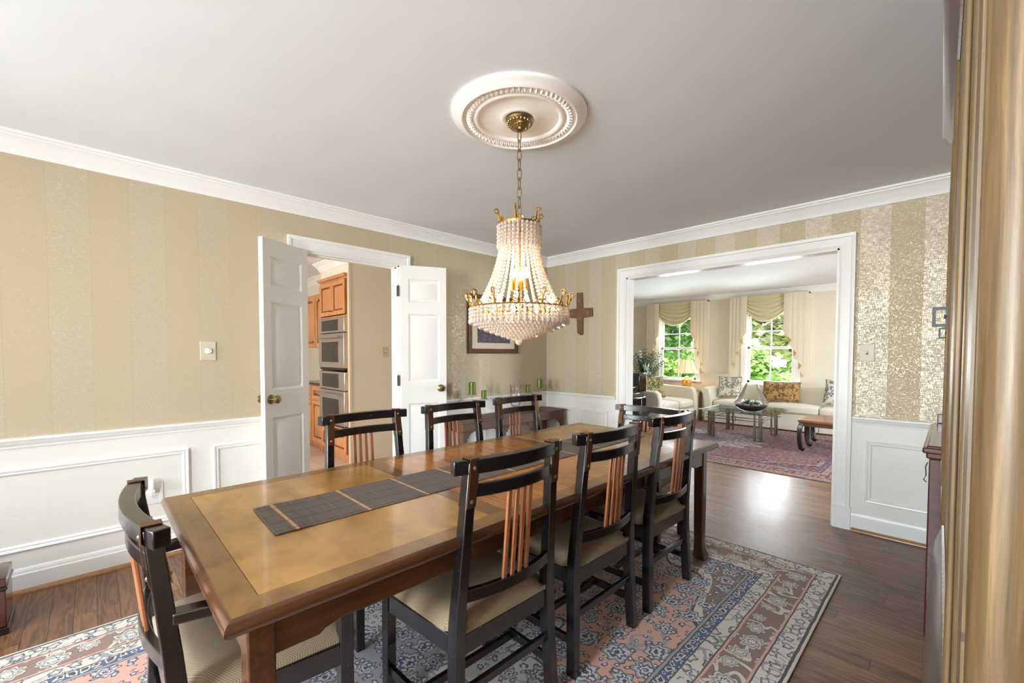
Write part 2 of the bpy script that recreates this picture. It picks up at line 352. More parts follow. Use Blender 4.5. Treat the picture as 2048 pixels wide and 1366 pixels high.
# ------------------------------------------------------------------ mesh helpers
class MB:
    def __init__(s): s.v = []; s.f = []; s.fm = []
    def add(s, vs, fs, m=0):
        o = len(s.v); s.v += [tuple(p) for p in vs]; s.f += [tuple(i + o for i in f) for f in fs]; s.fm += [m] * len(fs); return s
    def box(s, x0, x1, y0, y1, z0, z1, m=0, X=None):
        vs = [Vector((x, y, z)) for x in (x0, x1) for y in (y0, y1) for z in (z0, z1)]
        if X is not None: vs = [X @ v for v in vs]
        return s.add(vs, [(0, 1, 3, 2), (4, 6, 7, 5), (0, 4, 5, 1), (2, 3, 7, 6), (0, 2, 6, 4), (1, 5, 7, 3)], m)
    def prism(s, pts, a, b, ax='z', m=0):      # polygon pts (p,q) extruded along ax from a to b
        def mk(p, q, r): return {'z': (p, q, r), 'y': (p, r, q), 'x': (r, p, q)}[ax]
        n = len(pts); vs = [mk(p, q, a) for p, q in pts] + [mk(p, q, b) for p, q in pts]
        return s.add(vs, [tuple(range(n))[::-1], tuple(range(n, 2 * n))] + [(i, (i + 1) % n, n + (i + 1) % n, n + i) for i in range(n)], m)
    def lathe(s, prof, c=(0, 0, 0), seg=24, m=0, X=None, cap=True):
        vs = []; fs = []; n = len(prof)
        for i in range(seg):
            a = 2 * pi * i / seg
            for r, z in prof:
                p = Vector((r * cos(a), r * sin(a), z)); p = X @ p if X is not None else p; vs.append(p + Vector(c))
        for i in range(seg):
            j = (i + 1) % seg
            for k in range(n - 1): fs.append((i * n + k, j * n + k, j * n + k + 1, i * n + k + 1))
        if cap:
            if prof[0][0] > 1e-5: fs.append(tuple(i * n for i in range(seg))[::-1])
            if prof[-1][0] > 1e-5: fs.append(tuple(i * n + n - 1 for i in range(seg)))
        return s.add(vs, fs, m)
    def sweep(s, path, sect, upv=(0, 0, 1), m=0, scale=None, closed=False):
        # sect: list of (side, up) offsets
        P = [Vector(p) for p in path]; n = len(sect); vs = []; fs = []; U0 = Vector(upv); N = len(P)
        for i, p in enumerate(P):
            if closed: t = P[(i + 1) % N] - P[i - 1]
            else: t = P[min(i + 1, N - 1)] - P[max(i - 1, 0)]
            t.normalize(); S = t.cross(U0)
            if S.length < 1e-4: S = t.cross(Vector((1, 0, 0)))
            S.normalize(); U = S.cross(t); k = scale[i] if scale else 1
            vs += [p + S * a * k + U * b * k for a, b in sect]
        for i in range(N if closed else N - 1):
            for k in range(n):
                a = i * n + k; b = i * n + (k + 1) % n; j = (i + 1) % N; fs.append((a, b, j * n + (k + 1) % n, j * n + k))
        if not closed: fs += [tuple(range(n))[::-1], tuple(range((N - 1) * n, N * n))]
        return s.add(vs, fs, m)
    def tube(s, path, r, seg=8, m=0, scale=None, closed=False, upv=(0, 0, 1)):
        return s.sweep(path, [(r * cos(2 * pi * i / seg), r * sin(2 * pi * i / seg)) for i in range(seg)], upv, m, scale, closed)
    def bar(s, a, b, w_, h_, upv=(0, 0, 1), m=0):
        return s.sweep([a, b], [(-w_ / 2, -h_ / 2), (w_ / 2, -h_ / 2), (w_ / 2, h_ / 2), (-w_ / 2, h_ / 2)], upv, m)
    def ball(s, c, r, seg=10, rings=6, m=0, sz=1.0):
        return s.lathe([(max(1e-6, r * sin(pi * k / rings)), -r * sz * cos(pi * k / rings)) for k in range(rings + 1)], c, seg, m)
    def molding(s, prof, p0, p1, out, upv, m0=(0, 0), m1=(0, 0), m=0):
        p0, p1, out, upv = map(Vector, (p0, p1, out, upv)); d = (p1 - p0).normalized(); n = len(prof)
        vs = [p0 + out * a + upv * b - d * (m0[0] * a + m0[1] * b) for a, b in prof] + [p1 + out * a + upv * b + d * (m1[0] * a + m1[1] * b) for a, b in prof]
        return s.add(vs, [tuple(range(n))[::-1], tuple(range(n, 2 * n))] + [(i, (i + 1) % n, n + (i + 1) % n, n + i) for i in range(n)], m)
    def build(s, name, mat, parent=None, smooth=False, bevel=0, seg=2, sub=0, auto=35, thick=0):
        me = bpy.data.meshes.new(name); me.from_pydata(s.v, [], s.f)
        mats = mat if isinstance(mat, (list, tuple)) else [mat]
        for q in mats: me.materials.append(q)
        for i, p in enumerate(me.polygons): p.material_index = s.fm[i]
        import bmesh
        bm = bmesh.new(); bm.from_mesh(me); bmesh.ops.recalc_face_normals(bm, faces=bm.faces); bm.to_mesh(me); bm.free()
        o = bpy.data.objects.new(name, me); C.objects.link(o)
        if parent is not None: o.parent = parent
        if thick: md = o.modifiers.new('solid', 'SOLIDIFY'); md.thickness = thick; md.offset = 0
        if bevel: md = o.modifiers.new('bevel', 'BEVEL'); md.width = bevel; md.segments = seg; md.limit_method = 'ANGLE'; md.angle_limit = radians(40)
        if sub: md = o.modifiers.new('sub', 'SUBSURF'); md.levels = sub; md.render_levels = sub
        if smooth or bevel or sub:
            for p in me.polygons: p.use_smooth = True
            if not sub: me.set_sharp_from_angle(angle=radians(auto))
        return o
def thing(name, label, cat, loc=(0, 0, 0), rz=0, group=None):
    o = bpy.data.objects.new(name, None); C.objects.link(o); o.location = loc; o.rotation_euler = (0, 0, rz); o.empty_display_size = .1
    o['label'] = label; o['category'] = cat
    if group: o['group'] = group
    return o
def tag(o, label, cat, group=None):
    o['label'] = label; o['category'] = cat
    if group: o['group'] = group
    return o
def struct(o): o['kind'] = 'structure'; return o
def copy_tree(o, parent=None):
    c = o.copy(); C.objects.link(c)
    if parent is not None: c.parent = parent
    for ch in list(o.children): copy_tree(ch, c)
    return c
def dup(o, loc, rz, label, group=None):
    c = copy_tree(o); c.location = loc; c.rotation_euler = (0, 0, rz); c['label'] = label
    if group: c['group'] = group
    return c

H = 2.44; HL = 2.49; T = .116
XR, YB = 4.08, -7.0         # right wall, back wall of the dining room
# ------------------------------------------------------------------ room shell
fl = MB().box(0 - T, XR + .1, YB - .1, T, -.1, 0).box(-2.6, 5.7, T, 5.3, -.1, 0).build('floor', MT['floor']); struct(fl)
struct(MB().box(-5.0, -T, -5.2, -.1, -.1, -.002).build('floor_kitchen', MT['tile']))
struct(MB().box(-T, XR + .1, YB - .1, 0.0, H, H + .1).build('ceiling', MT['ceiling']))
struct(MB().box(-2.6, 5.7, T, 5.3, HL, HL + .1).build('ceiling_living_room', MT['ceiling']))
struct(MB().box(-5.0, -T, -5.2, -.1, H, H + .1).build('ceiling_kitchen', MT['ceiling']))
DY0, DY1, DZ = -2.83, -1.99, 2.082     # kitchen doorway
OX0, OX1, OZ = 1.096, 2.887, 2.080     # living room opening
RZ = .80
# left wall: papered above, painted below
wl = MB()
for a, b in ((YB, DY0), (DY1, 0)):
    wl.box(-T, 0, a, b, 0, RZ, 1); wl.box(-T, 0, a, b, RZ, H, 0)
wl.box(-T, 0, DY0, DY1, DZ, H, 0)
struct(wl.build('wall_left', [MT['paper_y'], MT['wain']]))
wf = MB()
for a, b in ((-T, OX0), (OX1, XR)):
    wf.box(a, b, 0, T, 0, RZ, 1); wf.box(a, b, 0, T, RZ, H, 0)
wf.box(OX0, OX1, 0, T, OZ, H, 0)
struct(wf.build('wall_far', [MT['paper_x'], MT['wain']]))
struct(MB().box(XR, XR + .1, YB, T, 0, H).build('wall_right', MT['paper_y']))
wb = MB()
for a, b in ((-T, .45), (1.45, 2.45), (3.45, XR + .1)): wb.box(a, b, YB - .1, YB, 0, H)
for a, b in ((.45, 1.45), (2.45, 3.45)): wb.box(a, b, YB - .1, YB, 0, .78); wb.box(a, b, YB - .1, YB, 2.13, H)
struct(wb.build('wall_back', MT['paper_x']))

def window(name, x0, x1, z0, z1, y, inward, rows=(2, 1), muntin_x=1):
    """double hung window in a wall at y; inward = +1/-1 direction of the room along y"""
    fr = MB(); cw = .085; t_ = .022 * inward
    ya, yb = sorted((y, y + t_))
    fr.box(x0 - cw, x0, ya, yb, z0 - .06, z1 + cw).box(x1, x1 + cw, ya, yb, z0 - .06, z1 + cw).box(x0 - cw, x1 + cw, ya, yb, z1, z1 + cw)
    ya2, yb2 = sorted((y + .055 * inward, y - .02 * inward)); fr.box(x0 - cw - .02, x1 + cw + .02, ya2, yb2, z0 - .03, z0)
    ya3, yb3 = sorted((y, y - .12 * inward))
    fr.box(x0, x0 + .02, ya3, yb3, z0, z1).box(x1 - .02, x1, ya3, yb3, z0, z1).box(x0, x1, ya3, yb3, z1 - .02, z1).box(x0, x1, ya3, yb3, z0 - .02, z0 + .005)
    root = fr.build(name, MT['trim'], bevel=.004); struct(root)
    zm = (z0 + z1) / 2
    for i, (a, b, yo) in enumerate(((zm - .02, z1 - .02, -.07), (z0, zm + .02, -.04))):
        s = MB(); yy = y + yo * inward; ya, yb = yy - .016, yy + .016; sw = .045
        s.box(x0 + .02, x0 + .02 + sw, ya, yb, a, b).box(x1 - .02 - sw, x1 - .02, ya, yb, a, b).box(x0 + .02, x1 - .02, ya, yb, a, a + sw).box(x0 + .02, x1 - .02, ya, yb, b - sw * .8, b)
        xm = (x0 + x1) / 2; s.box(xm - .009, xm + .009, ya + .006, yb - .006, a, b)
        nr = rows[i]
        for r in range(1, nr): zz = a + sw + (b - a - 1.8 * sw) * r / nr; s.box(x0 + .03, x1 - .03, ya + .006, yb - .006, zz - .009, zz + .009)
        so_ = s.build('sash', MT['trim'], root, bevel=.003)
        MB().box(x0 + .03, x1 - .03, yy - .002, yy + .002, a + .01, b - .01).build('glass_pane', MT['pane'], so_)
    return root
window('window_1', .45, 1.45, .78, 2.13, YB, 1); window('window_2', 2.45, 3.45, .78, 2.13, YB, 1)

# crown, chair rail, base
crown = [(0, -.107), (.012, -.107), (.016, -.096), (.020, -.085), (.030, -.070), (.044, -.046), (.060, -.030), (.068, -.026), (.068, -.018), (.081, -.014), (.081, 0), (0, 0)]
rail = [(0, -.058), (.008, -.056), (.010, -.044), (.018, -.034), (.024, -.018), (.030, -.014), (.030, -.002), (.022, 0), (0, 0)]
base = [(0, 0), (.016, 0), (.016, .098), (.011, .104), (.010, .118), (.005, .128), (0, .13)]
shoe = [(0, 0), (.017, 0), (.014, .012), (.006, .019), (0, .02)]
Z = (0, 0, 1)
def run(prof, z, name, segs, mat='trim'):
    mb = MB()
    for (p0, p1, out, a, b) in segs: mb.molding(prof, p0 + (z,), p1 + (z,), out, Z, a, b)
    return struct(mb.build(name, MT[mat], smooth=True, auto=25))
inn = (-1, 0); no = (0, 0)
run(crown, H, 'trim_1', [((0, YB), (0, 0), (1, 0, 0), inn, inn), ((0, 0), (XR, 0), (0, -1, 0), inn, inn), ((XR, 0), (XR, YB), (-1, 0, 0), inn, inn), ((XR, YB), (0, YB), (0, 1, 0), inn, inn)])
RT = .838
run(rail, RT, 'trim_2', [((0, YB), (0, -2.918), (1, 0, 0), inn, no), ((0, -1.906), (0, 0), (1, 0, 0), no, inn), ((0, 0), (.99, 0), (0, -1, 0), inn, no), ((2.984, 0), (XR, 0), (0, -1, 0), no, inn), ((XR, 0), (XR, YB), (-1, 0, 0), inn, inn)])
run(base, 0, 'baseboard_left', [((0, YB), (0, -2.918), (1, 0, 0), inn, no), ((0, -1.906), (0, 0), (1, 0, 0), no, inn)])
run(base, 0, 'baseboard_far', [((0, 0), (.99, 0), (0, -1, 0), inn, no), ((2.984, 0), (XR, 0), (0, -1, 0), no, inn)])
def oakshoe(name, segs):
    mb = MB()
    for (p0, p1, out, a, b) in segs:
        o = Vector(out) * .016; mb.molding(shoe, Vector(p0 + (0,)) + o, Vector(p1 + (0,)) + o, out, Z, a, b)
    return struct(mb.build(name, MT['shoe'], smooth=True))
MT['shoe'] = wood('oak_shoe_moulding', (112, 76, 44), (160, 116, 72), 'x', 1, .35)
oakshoe('trim_3', [((0, YB), (0, -2.93), (1, 0, 0), inn, no), ((0, -1.9), (0, 0), (1, 0, 0), no, inn)])
oakshoe('trim_4', [((0, 0), (.98, 0), (0, -1, 0), inn, no), ((2.995, 0), (XR, 0), (0, -1, 0), no, inn)])

# panel mouldings
pm = [(0, 0), (.010, 0), (.016, .006), (.014, .014), (.007, .018), (.011, .026), (.006, .034), (0, .036)]   # (out, inward)
def frame(mb, O, ax, out, u0, u1, z0, z1, prof=pm):
    O, ax, out = Vector(O), Vector(ax), Vector(out)
    P = lambda u, z: O + ax * u + Vector((0, 0, z)); zv = Vector((0, 0, 1))
    k = (0, -1)
    mb.molding(prof, P(u0, z0), P(u1, z0), out, zv, k, k); mb.molding(prof, P(u1, z1), P(u0, z1), out, -zv, k, k)
    mb.molding(prof, P(u0, z1), P(u0, z0), out, ax, k, k); mb.molding(prof, P(u1, z0), P(u1, z1), out, -ax, k, k)
mb = MB()
for a, b in ((-6.8, -5.45), (-5.3, -3.535), (-3.405, -3.03), (-1.80, -1.10), (-.97, -.12)): frame(mb, (0, 0, 0), (0, 1, 0), (1, 0, 0), a, b, .222, .672)
struct(mb.build('trim_5', MT['trim'], smooth=True, auto=25))
mb = MB()
for a, b in ((.09, .43), (.51, .885), (3.065, 3.44), (3.56, 3.98)): frame(mb, (0, 0, 0), (1, 0, 0), (0, -1, 0), a, b, .222, .672)
struct(mb.build('trim_6', MT['trim'], smooth=True, auto=25))

# casings: profile (out from wall, across from opening edge outwards)
cas = [(0, 0), (.012, 0), (.014, .004), (.012, .010), (.016, .016), (.018, .07), (.026, .076), (.030, .09), (.030, .098), (0, .098)]
def casing(mb, O, ax, out, u0, u1, ztop):
    O, ax, out = Vector(O), Vector(ax), Vector(out); zv = Vector((0, 0, 1))
    P = lambda u, z: O + ax * u + zv * z
    mb.molding(cas, P(u0, 0), P(u0, ztop), out, -ax, no, (0, 1)); mb.molding(cas, P(u1, 0), P(u1, ztop), out, ax, no, (0, 1))
    mb.molding(cas, P(u0, ztop), P(u1, ztop), out, zv, (0, 1), (0, 1))
mb = MB(); casing(mb, (0, 0, 0), (0, 1, 0), (1, 0, 0), DY0 + .008, DY1 - .008, DZ - .008)
casing(mb, (-T, 0, 0), (0, 1, 0), (-1, 0, 0), DY0 + .008, DY1 - .008, DZ - .008)
mb.box(-T - .002, .002, DY0, DY0 + .02, 0, DZ).box(-T - .002, .002, DY1 - .02, DY1, 0, DZ).box(-T - .002, .002, DY0, DY1, DZ - .02, DZ)
mb.box(-.075, -.035, DY0 + .02, DY0 + .032, 0, DZ - .02).box(-.075, -.035, DY1 - .032, DY1 - .02, 0, DZ - .02).box(-.075, -.035, DY0, DY1, DZ - .032, DZ - .02)
struct(mb.build('trim_7', MT['trim'], smooth=True, auto=25))
mb = MB(); casing(mb, (0, 0, 0), (1, 0, 0), (0, -1, 0), OX0 + .004, OX1 - .004, OZ - .004)
casing(mb, (0, T, 0), (1, 0, 0), (0, 1, 0), OX0 + .004, OX1 - .004, OZ - .004)
mb.box(OX0, OX0 + .018, -.002, T + .002, 0, OZ).box(OX1 - .018, OX1, -.002, T + .002, 0, OZ).box(OX0, OX1, -.002, T + .002, OZ - .018, OZ)
for u, sgn in ((OX0 + .004, -1), (OX1 - .004, 1)):
    a, b = sorted((u - sgn * .004, u + sgn * .106)); mb.box(a, b, -.034, 0, 0, .165)
struct(mb.build('trim_8', MT['trim'], smooth=True, auto=25))

# ------------------------------------------------------------------ double doors
def door_leaf(name, hinge, free, z1=2.07, z0=.012, label_knob=None):
    hinge, free = Vector(hinge), Vector(free); d = free - hinge; W = d.length; ang = atan2(d.y, d.x)
    th = .035; st = .062
    # leaf along +X local from 0..W, thickness centred on y
    mb = MB(); zs = [(.20 - z0, .845 - z0), (1.035 - z0, 1.645 - z0), (1.745 - z0, 1.955 - z0)]; Ht = z1 - z0
    mb.box(0, st, -th / 2, th / 2, 0, Ht).box(W - st, W, -th / 2, th / 2, 0, Ht)
    ed = [0] + [v for p in zs for v in p] + [Ht]
    for i in range(0, len(ed), 2): mb.box(st, W - st, -th / 2, th / 2, ed[i], ed[i + 1])
    for a, b in zs:
        mb.box(st, W - st, -.006, .006, a, b)
        for sgn in (-1, 1):
            # sloped sticking and raised field
            pr = [(.0175, 0), (.0135, .006), (.008, .014), (.0055, .015), (.0055, 0)]
            frame(mb, (0, 0, 0), (1, 0, 0), (0, sgn, 0), st, W - st, a, b, pr)
            q = .022; e = .024; x0, x1_ = st + q, W - st - q
            y0, y1 = sgn * .006, sgn * .013
            vs = [(x0, y0, a + q), (x1_, y0, a + q), (x1_, y0, b - q), (x0, y0, b - q), (x0 + e, y1, a + q + e), (x1_ - e, y1, a + q + e), (x1_ - e, y1, b - q - e), (x0 + e, y1, b - q - e)]
            mb.add(vs, [(0, 1, 5, 4), (1, 2, 6, 5), (2, 3, 7, 6), (3, 0, 4, 7), (4, 5, 6, 7), (3, 2, 1, 0)])
    o = mb.build(name, MT['door'], smooth=True, auto=20); struct(o); o.location = (hinge.x, hinge.y, z0); o.rotation_euler = (0, 0, ang)
    zk = .975 - z0
    for sgn in (-1, 1):
        X = Matrix.Rotation(-sgn * pi / 2, 4, 'X')
        k = MB().lathe([(0, 0), (.033, 0), (.033, .004), (.024, .009), (.011, .012), (.010, .030), (.018, .036), (.027, .046), (.028, .056), (.022, .064), (.012, .067), (0, .067)], (0, 0, 0), 24, 0, X)
        ko = k.build('door_knob', MT['antique_brass'], o, smooth=True); ko.location = (W - .052, sgn * th / 2, zk)
    return o
dl = door_leaf('door_1', (.022, -2.80), (.232, -3.157)); dr = door_leaf('door_2', (.052, -2.012), (.215, -1.645))
for nm, (x, y), par in (('hinge', (.012, -2.018), dr), ('hinge', (.012, -2.80), dl)):
    for z in (.2, 1.0, 1.80):
        h_ = MB().box(-.018, .002, -.003, .003, 0, .095).lathe([(.006, 0), (.006, .095)], (.004, 0, 0), 10).lathe([(0, .0), (.004, 0), (.004, .008), (0, .01)], (.004, 0, .095), 8)
        o = h_.build(nm, MT['iron'], par); o.matrix_parent_inverse = Matrix.Identity(4)
        loc = Matrix.Rotation(-par.rotation_euler.z, 4, 'Z') @ (Vector((x, y, z)) - par.location); o.location = loc; o.rotation_euler = (0, 0, -par.rotation_euler.z)

# ------------------------------------------------------------------ kitchen seen through the door
KY = -1.85
kw = MB()
kw.box(-1.4385, -1.42, KY + .02, -1.2, 0, H).box(-1.52, -1.42, -1.2, -.2, 0, H).box(-5, -4.9, -5.2, -.1, 0, H).box(-4.9, -1.5, KY + .64, KY + .74, 0, H).box(-5, -1.7, -5.2, -5.1, 0, H).box(-.3, -T, -5.2, -5.1, 0, H).box(-1.7, -.3, -5.2, -5.1, 0, .9).box(-1.7, -.3, -5.2, -5.1, 2.1, H)
kw.box(-1.42, -T, -.2, -.1, 0, H).box(-2.28, -1.44, KY + .02, KY + .62, 2.2, H)
struct(kw.build('wall_kitchen', MT['kitchen_wall']))
kc = MB(); kc.molding(crown, (-1.42, KY + .02, H), (-2.28, KY + .02, H), (0, -1, 0), Z, (1, 0), (1, 0)); kc.molding(crown, (-2.28, KY + .02, H), (-2.28, KY + .35, H), (-1, 0, 0), Z, (1, 0), (-1, 0))
kc.molding(crown, (-2.28, KY + .35, H), (-4.9, KY + .35, H), (0, -1, 0), Z, (-1, 0), (-1, 0))
struct(kc.build('trim_9', MT['trim'], smooth=True))
struct(MB().box(-4.9, -2.28, KY + .35, KY + .64, 2.16, H).build('wall_soffit', MT['kitchen_wall']))
struct(MB().box(-1.44, -1.412, KY + .005, KY + .03, 0, H).build('trim_10', MT['living_wall']))

def rp_door(w_, h_, arch=False):
    """raised panel cabinet door in local x (0..w), z (0..h), front face at y=-.02"""
    mb = MB(); s = .05
    mb.box(0, s, -.02, 0, 0, h_).box(w_ - s, w_, -.02, 0, 0, h_).box(s, w_ - s, -.02, 0, 0, s)
    if arch:
        pts = [(s, h_), (s, h_ - s - .05)] + [(s + (w_ - 2 * s) * k / 10, h_ - s - .05 + .045 * sin(pi * k / 10)) for k in range(1, 10)] + [(w_ - s, h_ - s - .05), (w_ - s, h_)]
        mb.prism(pts, -.02, 0, 'y')
    else: mb.box(s, w_ - s, -.02, 0, h_ - s, h_)
    mb.box(s, w_ - s, -.008, -.002, s, h_ - s * .6)
    q = .018; e = .022; x0, x1_ = s + q, w_ - s - q; a, b = s + q, h_ - s - q - (.03 if arch else 0)
    vs = [(x0, -.008, a), (x1_, -.008, a), (x1_, -.008, b), (x0, -.008, b), (x0 + e, -.017, a + e), (x1_ - e, -.017, a + e), (x1_ - e, -.017, b - e), (x0 + e, -.017, b - e)]
    mb.add(vs, [(0, 1, 5, 4), (1, 2, 6, 5), (2, 3, 7, 6), (3, 0, 4, 7), (4, 5, 6, 7), (3, 2, 1, 0)])
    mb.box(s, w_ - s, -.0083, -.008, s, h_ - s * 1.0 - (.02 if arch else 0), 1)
    return mb
def cab_door(par, x, z, w_, h_, knob, arch=False, name='door'):
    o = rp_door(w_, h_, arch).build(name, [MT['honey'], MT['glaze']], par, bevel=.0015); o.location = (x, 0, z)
    k = MB().lathe([(0, 0), (.006, 0), (.005, .012), (.012, .018), (.012, .024), (0, .028)], (0, 0, 0), 12, 0, Matrix.Rotation(pi / 2, 4, 'X')).build('knob', MT['antique_brass'], o, smooth=True)
    k.location = (knob[0], -.02, knob[1]); return o
# oven tower cabinet (origin at its lower right front corner region)
tw = thing('oven_cabinet', 'tall honey wood kitchen cabinet housing the two wall ovens', 'cabinet', (-2.26, KY, 0))
c = MB().box(0, .012, 0, .6, .0, 2.19).box(.80, .82, 0, .6, .0, 2.19).box(0.012, .8, .02, .6, .0, .09).box(.012, .80, .58, .6, .09, 2.19).box(.012, .8, 0, .6, 2.17, 2.19).box(.012, .8, 0, .58, 1.73, 1.745).box(.012, .8, 0, .58, .37, .395)
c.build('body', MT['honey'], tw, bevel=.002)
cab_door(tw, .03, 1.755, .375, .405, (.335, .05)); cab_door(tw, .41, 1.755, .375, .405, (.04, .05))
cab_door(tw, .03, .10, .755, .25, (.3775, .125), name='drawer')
co = MB().molding([(0, 0), (.03, .0), (.045, .03), (0, .03)], (-.0, 0, 2.19), (.82, 0, 2.19), (0, -1, 0), Z).build('cornice', MT['honey'], tw)
def oven(name, label, z0, z1, split):
    o = thing(name, label, 'oven', (-2.235, KY - .004, z0)); h_ = z1 - z0; W = .775
    MB().box(.02, W - .02, .03, .5, .01, h_ - .01).build('body', MT['iron'], o)
    dr_ = MB().box(0, W, -.035, .02, .03, split - .008).build('door', MT['steel'], o, bevel=.006)
    MB().box(.11, W - .16, -.038, -.034, .10, split - .11).build('window', MT['black_glass'], dr_, bevel=.002)
    hd = MB().tube([(.03, -.085, split - .055), (W - .03, -.085, split - .055)], .012, 12)
    for xx in (.07, W - .07): hd.tube([(xx, -.034, split - .055), (xx, -.085, split - .055)], .008, 8)
    hd.build('handle', MT['steel'], dr_, smooth=True)
    cp = MB().box(0, W, -.03, .02, split, h_).build('control_panel', MT['steel'], o, bevel=.005)
    MB().box(.10, W - .17, -.033, -.029, split + .025, h_ - .025).build('display', MT['black_glass'], cp, bevel=.002)
    MB().box(.01, W - .01, -.02, .02, .005, .027).build('vent', MT['iron'], o)
    return o
oven('built_in_oven', 'upper stainless steel wall oven in honey wood cabinet', 1.085, 1.722, .455); oven('built_in_oven', 'lower stainless steel wall oven below the other one', .40, 1.07, .45)
# upper and base cabinets left of the ovens
KU = KY + .10
for i, x in enumerate((-2.68, -3.09)):
    u = thing('upper_cabinet', ['honey wood wall cabinet with arched door, right beside the ovens', 'honey wood wall cabinet with arched door, second from the ovens'][i], 'cabinet', (x, KU, 1.37), 0)
    MB().box(0, .405, 0, .32, 0, .73).build('body', MT['honey'], u, bevel=.002); cab_door(u, .01, .01, .385, .71, (.34 if i else .345, .07), True)
    b = thing('base_cabinet', ['honey wood base cabinet under dark counter, right beside the ovens', 'honey wood base cabinet under dark counter, second from the ovens'][i], 'cabinet', (x, KU - .06, 0))
    MB().box(0, .405, 0, .58, .09, .86).box(0, .405, .05, .58, 0, .09).build('body', MT['honey'], b, bevel=.002); cab_door(b, .01, .10, .385, .55, (.34, .49)); cab_door(b, .01, .67, .385, .17, (.19, .085), name='drawer')
tag(MB().box(-3.12, -2.27, KU - .09, KY + .62, .862, .895).build('countertop', MT['granite'], bevel=.006), 'dark polished stone countertop left of the ovens', 'countertop')
struct(MB().box(-3.5, -2.27, KY + .625, KY + .64, .9, 1.37).build('trim_11', plain('dark_backsplash', (34, 33, 34), .55)))

def switch_plate(name, label, O, ax, out, mat, kind='toggle', w_=.085, h_=.125):
    O, ax, out = Vector(O), Vector(ax), Vector(out)
    R = Matrix((ax, out, Vector((0, 0, 1)))).transposed().to_4x4()
    t = thing(name, label, 'switch' if kind != 'outlet' else 'outlet'); t.location = O; t.rotation_euler = R.to_euler()
    MB().box(-w_ / 2, w_ / 2, 0, .006, -h_ / 2, h_ / 2).build('plate', mat, t, bevel=.004, seg=3)
    if kind == 'toggle':
        MB().box(-.006, .006, .005, .0075, -.013, .013).build('slot', MT['iron'], t); MB().box(-.004, .004, .006, .02, -.002, .010).build('toggle', MT['white_plastic'], t, bevel=.001)
    elif kind == 'dimmer':
        MB().lathe([(0, .005), (.020, .005), (.019, .014), (.016, .018), (.013, .016), (.010, .018), (0, .018)], (0, 0, 0), 24, 0, Matrix.Rotation(-pi / 2, 4, 'X')).build('knob', MT['white_plastic'], t, smooth=True)
    else:
        for zz in (-.02, .02):
            r = MB().lathe([(0, .005), (.017, .005), (.017, .008), (0, .008)], (0, 0, zz), 20, 0, Matrix.Rotation(-pi / 2, 4, 'X')).build('socket', MT['white_plastic'], t, smooth=True)
            s = MB().box(-.0075, -.0055, .0075, .0085, zz - .003, zz + .007).box(.0055, .0075, .0075, .0085, zz - .003, zz + .007).lathe([(.0025, .0075), (.0025, .0085)], (0, 0, zz - .009), 8, 0, Matrix.Rotation(-pi / 2, 4, 'X')).build('slots', MT['iron'], r)
    return t
switch_plate('dimmer_switch', 'papered wall plate with a white round dimmer knob, left of the doors', (0, -3.42, 1.305), (0, -1, 0), (1, 0, 0), MT['ivory'], 'dimmer', .088, .128)
switch_plate('light_switch', 'wallpapered toggle switch plate right of the living room opening', (3.057, 0, 1.302), (-1, 0, 0), (0, -1, 0), MT['ivory'])
switch_plate('light_switch', 'ivory toggle switch on the kitchen wall past the doorway', (-1.42, -1.395, 1.31), (0, -1, 0), (1, 0, 0), MT['ivory'], 'toggle', .08, .12)
switch_plate('power_outlet', 'white duplex outlet low on panelled wall behind the head chair', (0, -3.715, .415), (0, -1, 0), (1, 0, 0), MT['white_plastic'], 'outlet', .09, .14)
nl = thing('night_light', 'small white plug-in night light in the upper socket of outlet', 'night light', (.0087, -3.722, .43))
MB().box(0, .018, -.014, .014, -.012, .016).build('plug_body', MT['white_plastic'], nl, bevel=.004); MB().lathe([(.011, 0), (.013, .02), (.013, .055), (.009, .062), (0, .064)], (.018, 0, .016), 16).build('shade', MT['white_plastic'], nl, smooth=True)

# ------------------------------------------------------------------ picture, cross
pt = thing('framed_picture', 'brown wood framed dark landscape print with cream mat above the console', 'picture', (0, -.867, 1.60))
fp = [(.0, 0), (.024, 0), (.030, .008), (.026, .020), (.020, .03), (.016, .046), (.012, .05), (0, .05)]
mb = MB(); frame(mb, (0, 0, 0), (0, 1, 0), (1, 0, 0), -.357, .357, -.307, .307, fp); mb.build('frame', MT['frame_wood'], pt, smooth=True)
MB().box(.002, .010, -.31, .31, -.26, .26).build('mat', MT['beige'], pt)
MB().box(.010, .0112, -.235, .235, -.195, .165).build('print', MT['art'], pt)
cr = thing('wooden_cross', 'rustic brown wooden cross with small metal charms on the far wall', 'cross', (.51, -.001, 1.75))
MB().prism([(-.045, .235), (.035, .232), (.042, .055), (.172, .05), (.175, -.045), (.045, -.055), (.045, -.24), (.02, -.25), (-.03, -.225), (-.040, -.055), (-.148, -.045), (-.15, .05), (-.042, .058)][::-1], -.022, 0, 'y').build('cross_body', MT['cross_wood'], cr, bevel=.004)
for (x, z, s) in ((0, .14, 1.3), (.125, .0, 1.2), (-.10, 0, 1.1), (.01, -.06, .8), (-.03, -.115, .8), (.015, -.16, .6), (-.015, -.04, .7)):
    MB().box(-.004 * s, .004 * s, -.028, -.022, -.018 * s, .016 * s).box(-.012 * s, .012 * s, -.028, -.022, -.001, .006 * s).build('charm', MT['steel'], cr).location = (x, 0, z)

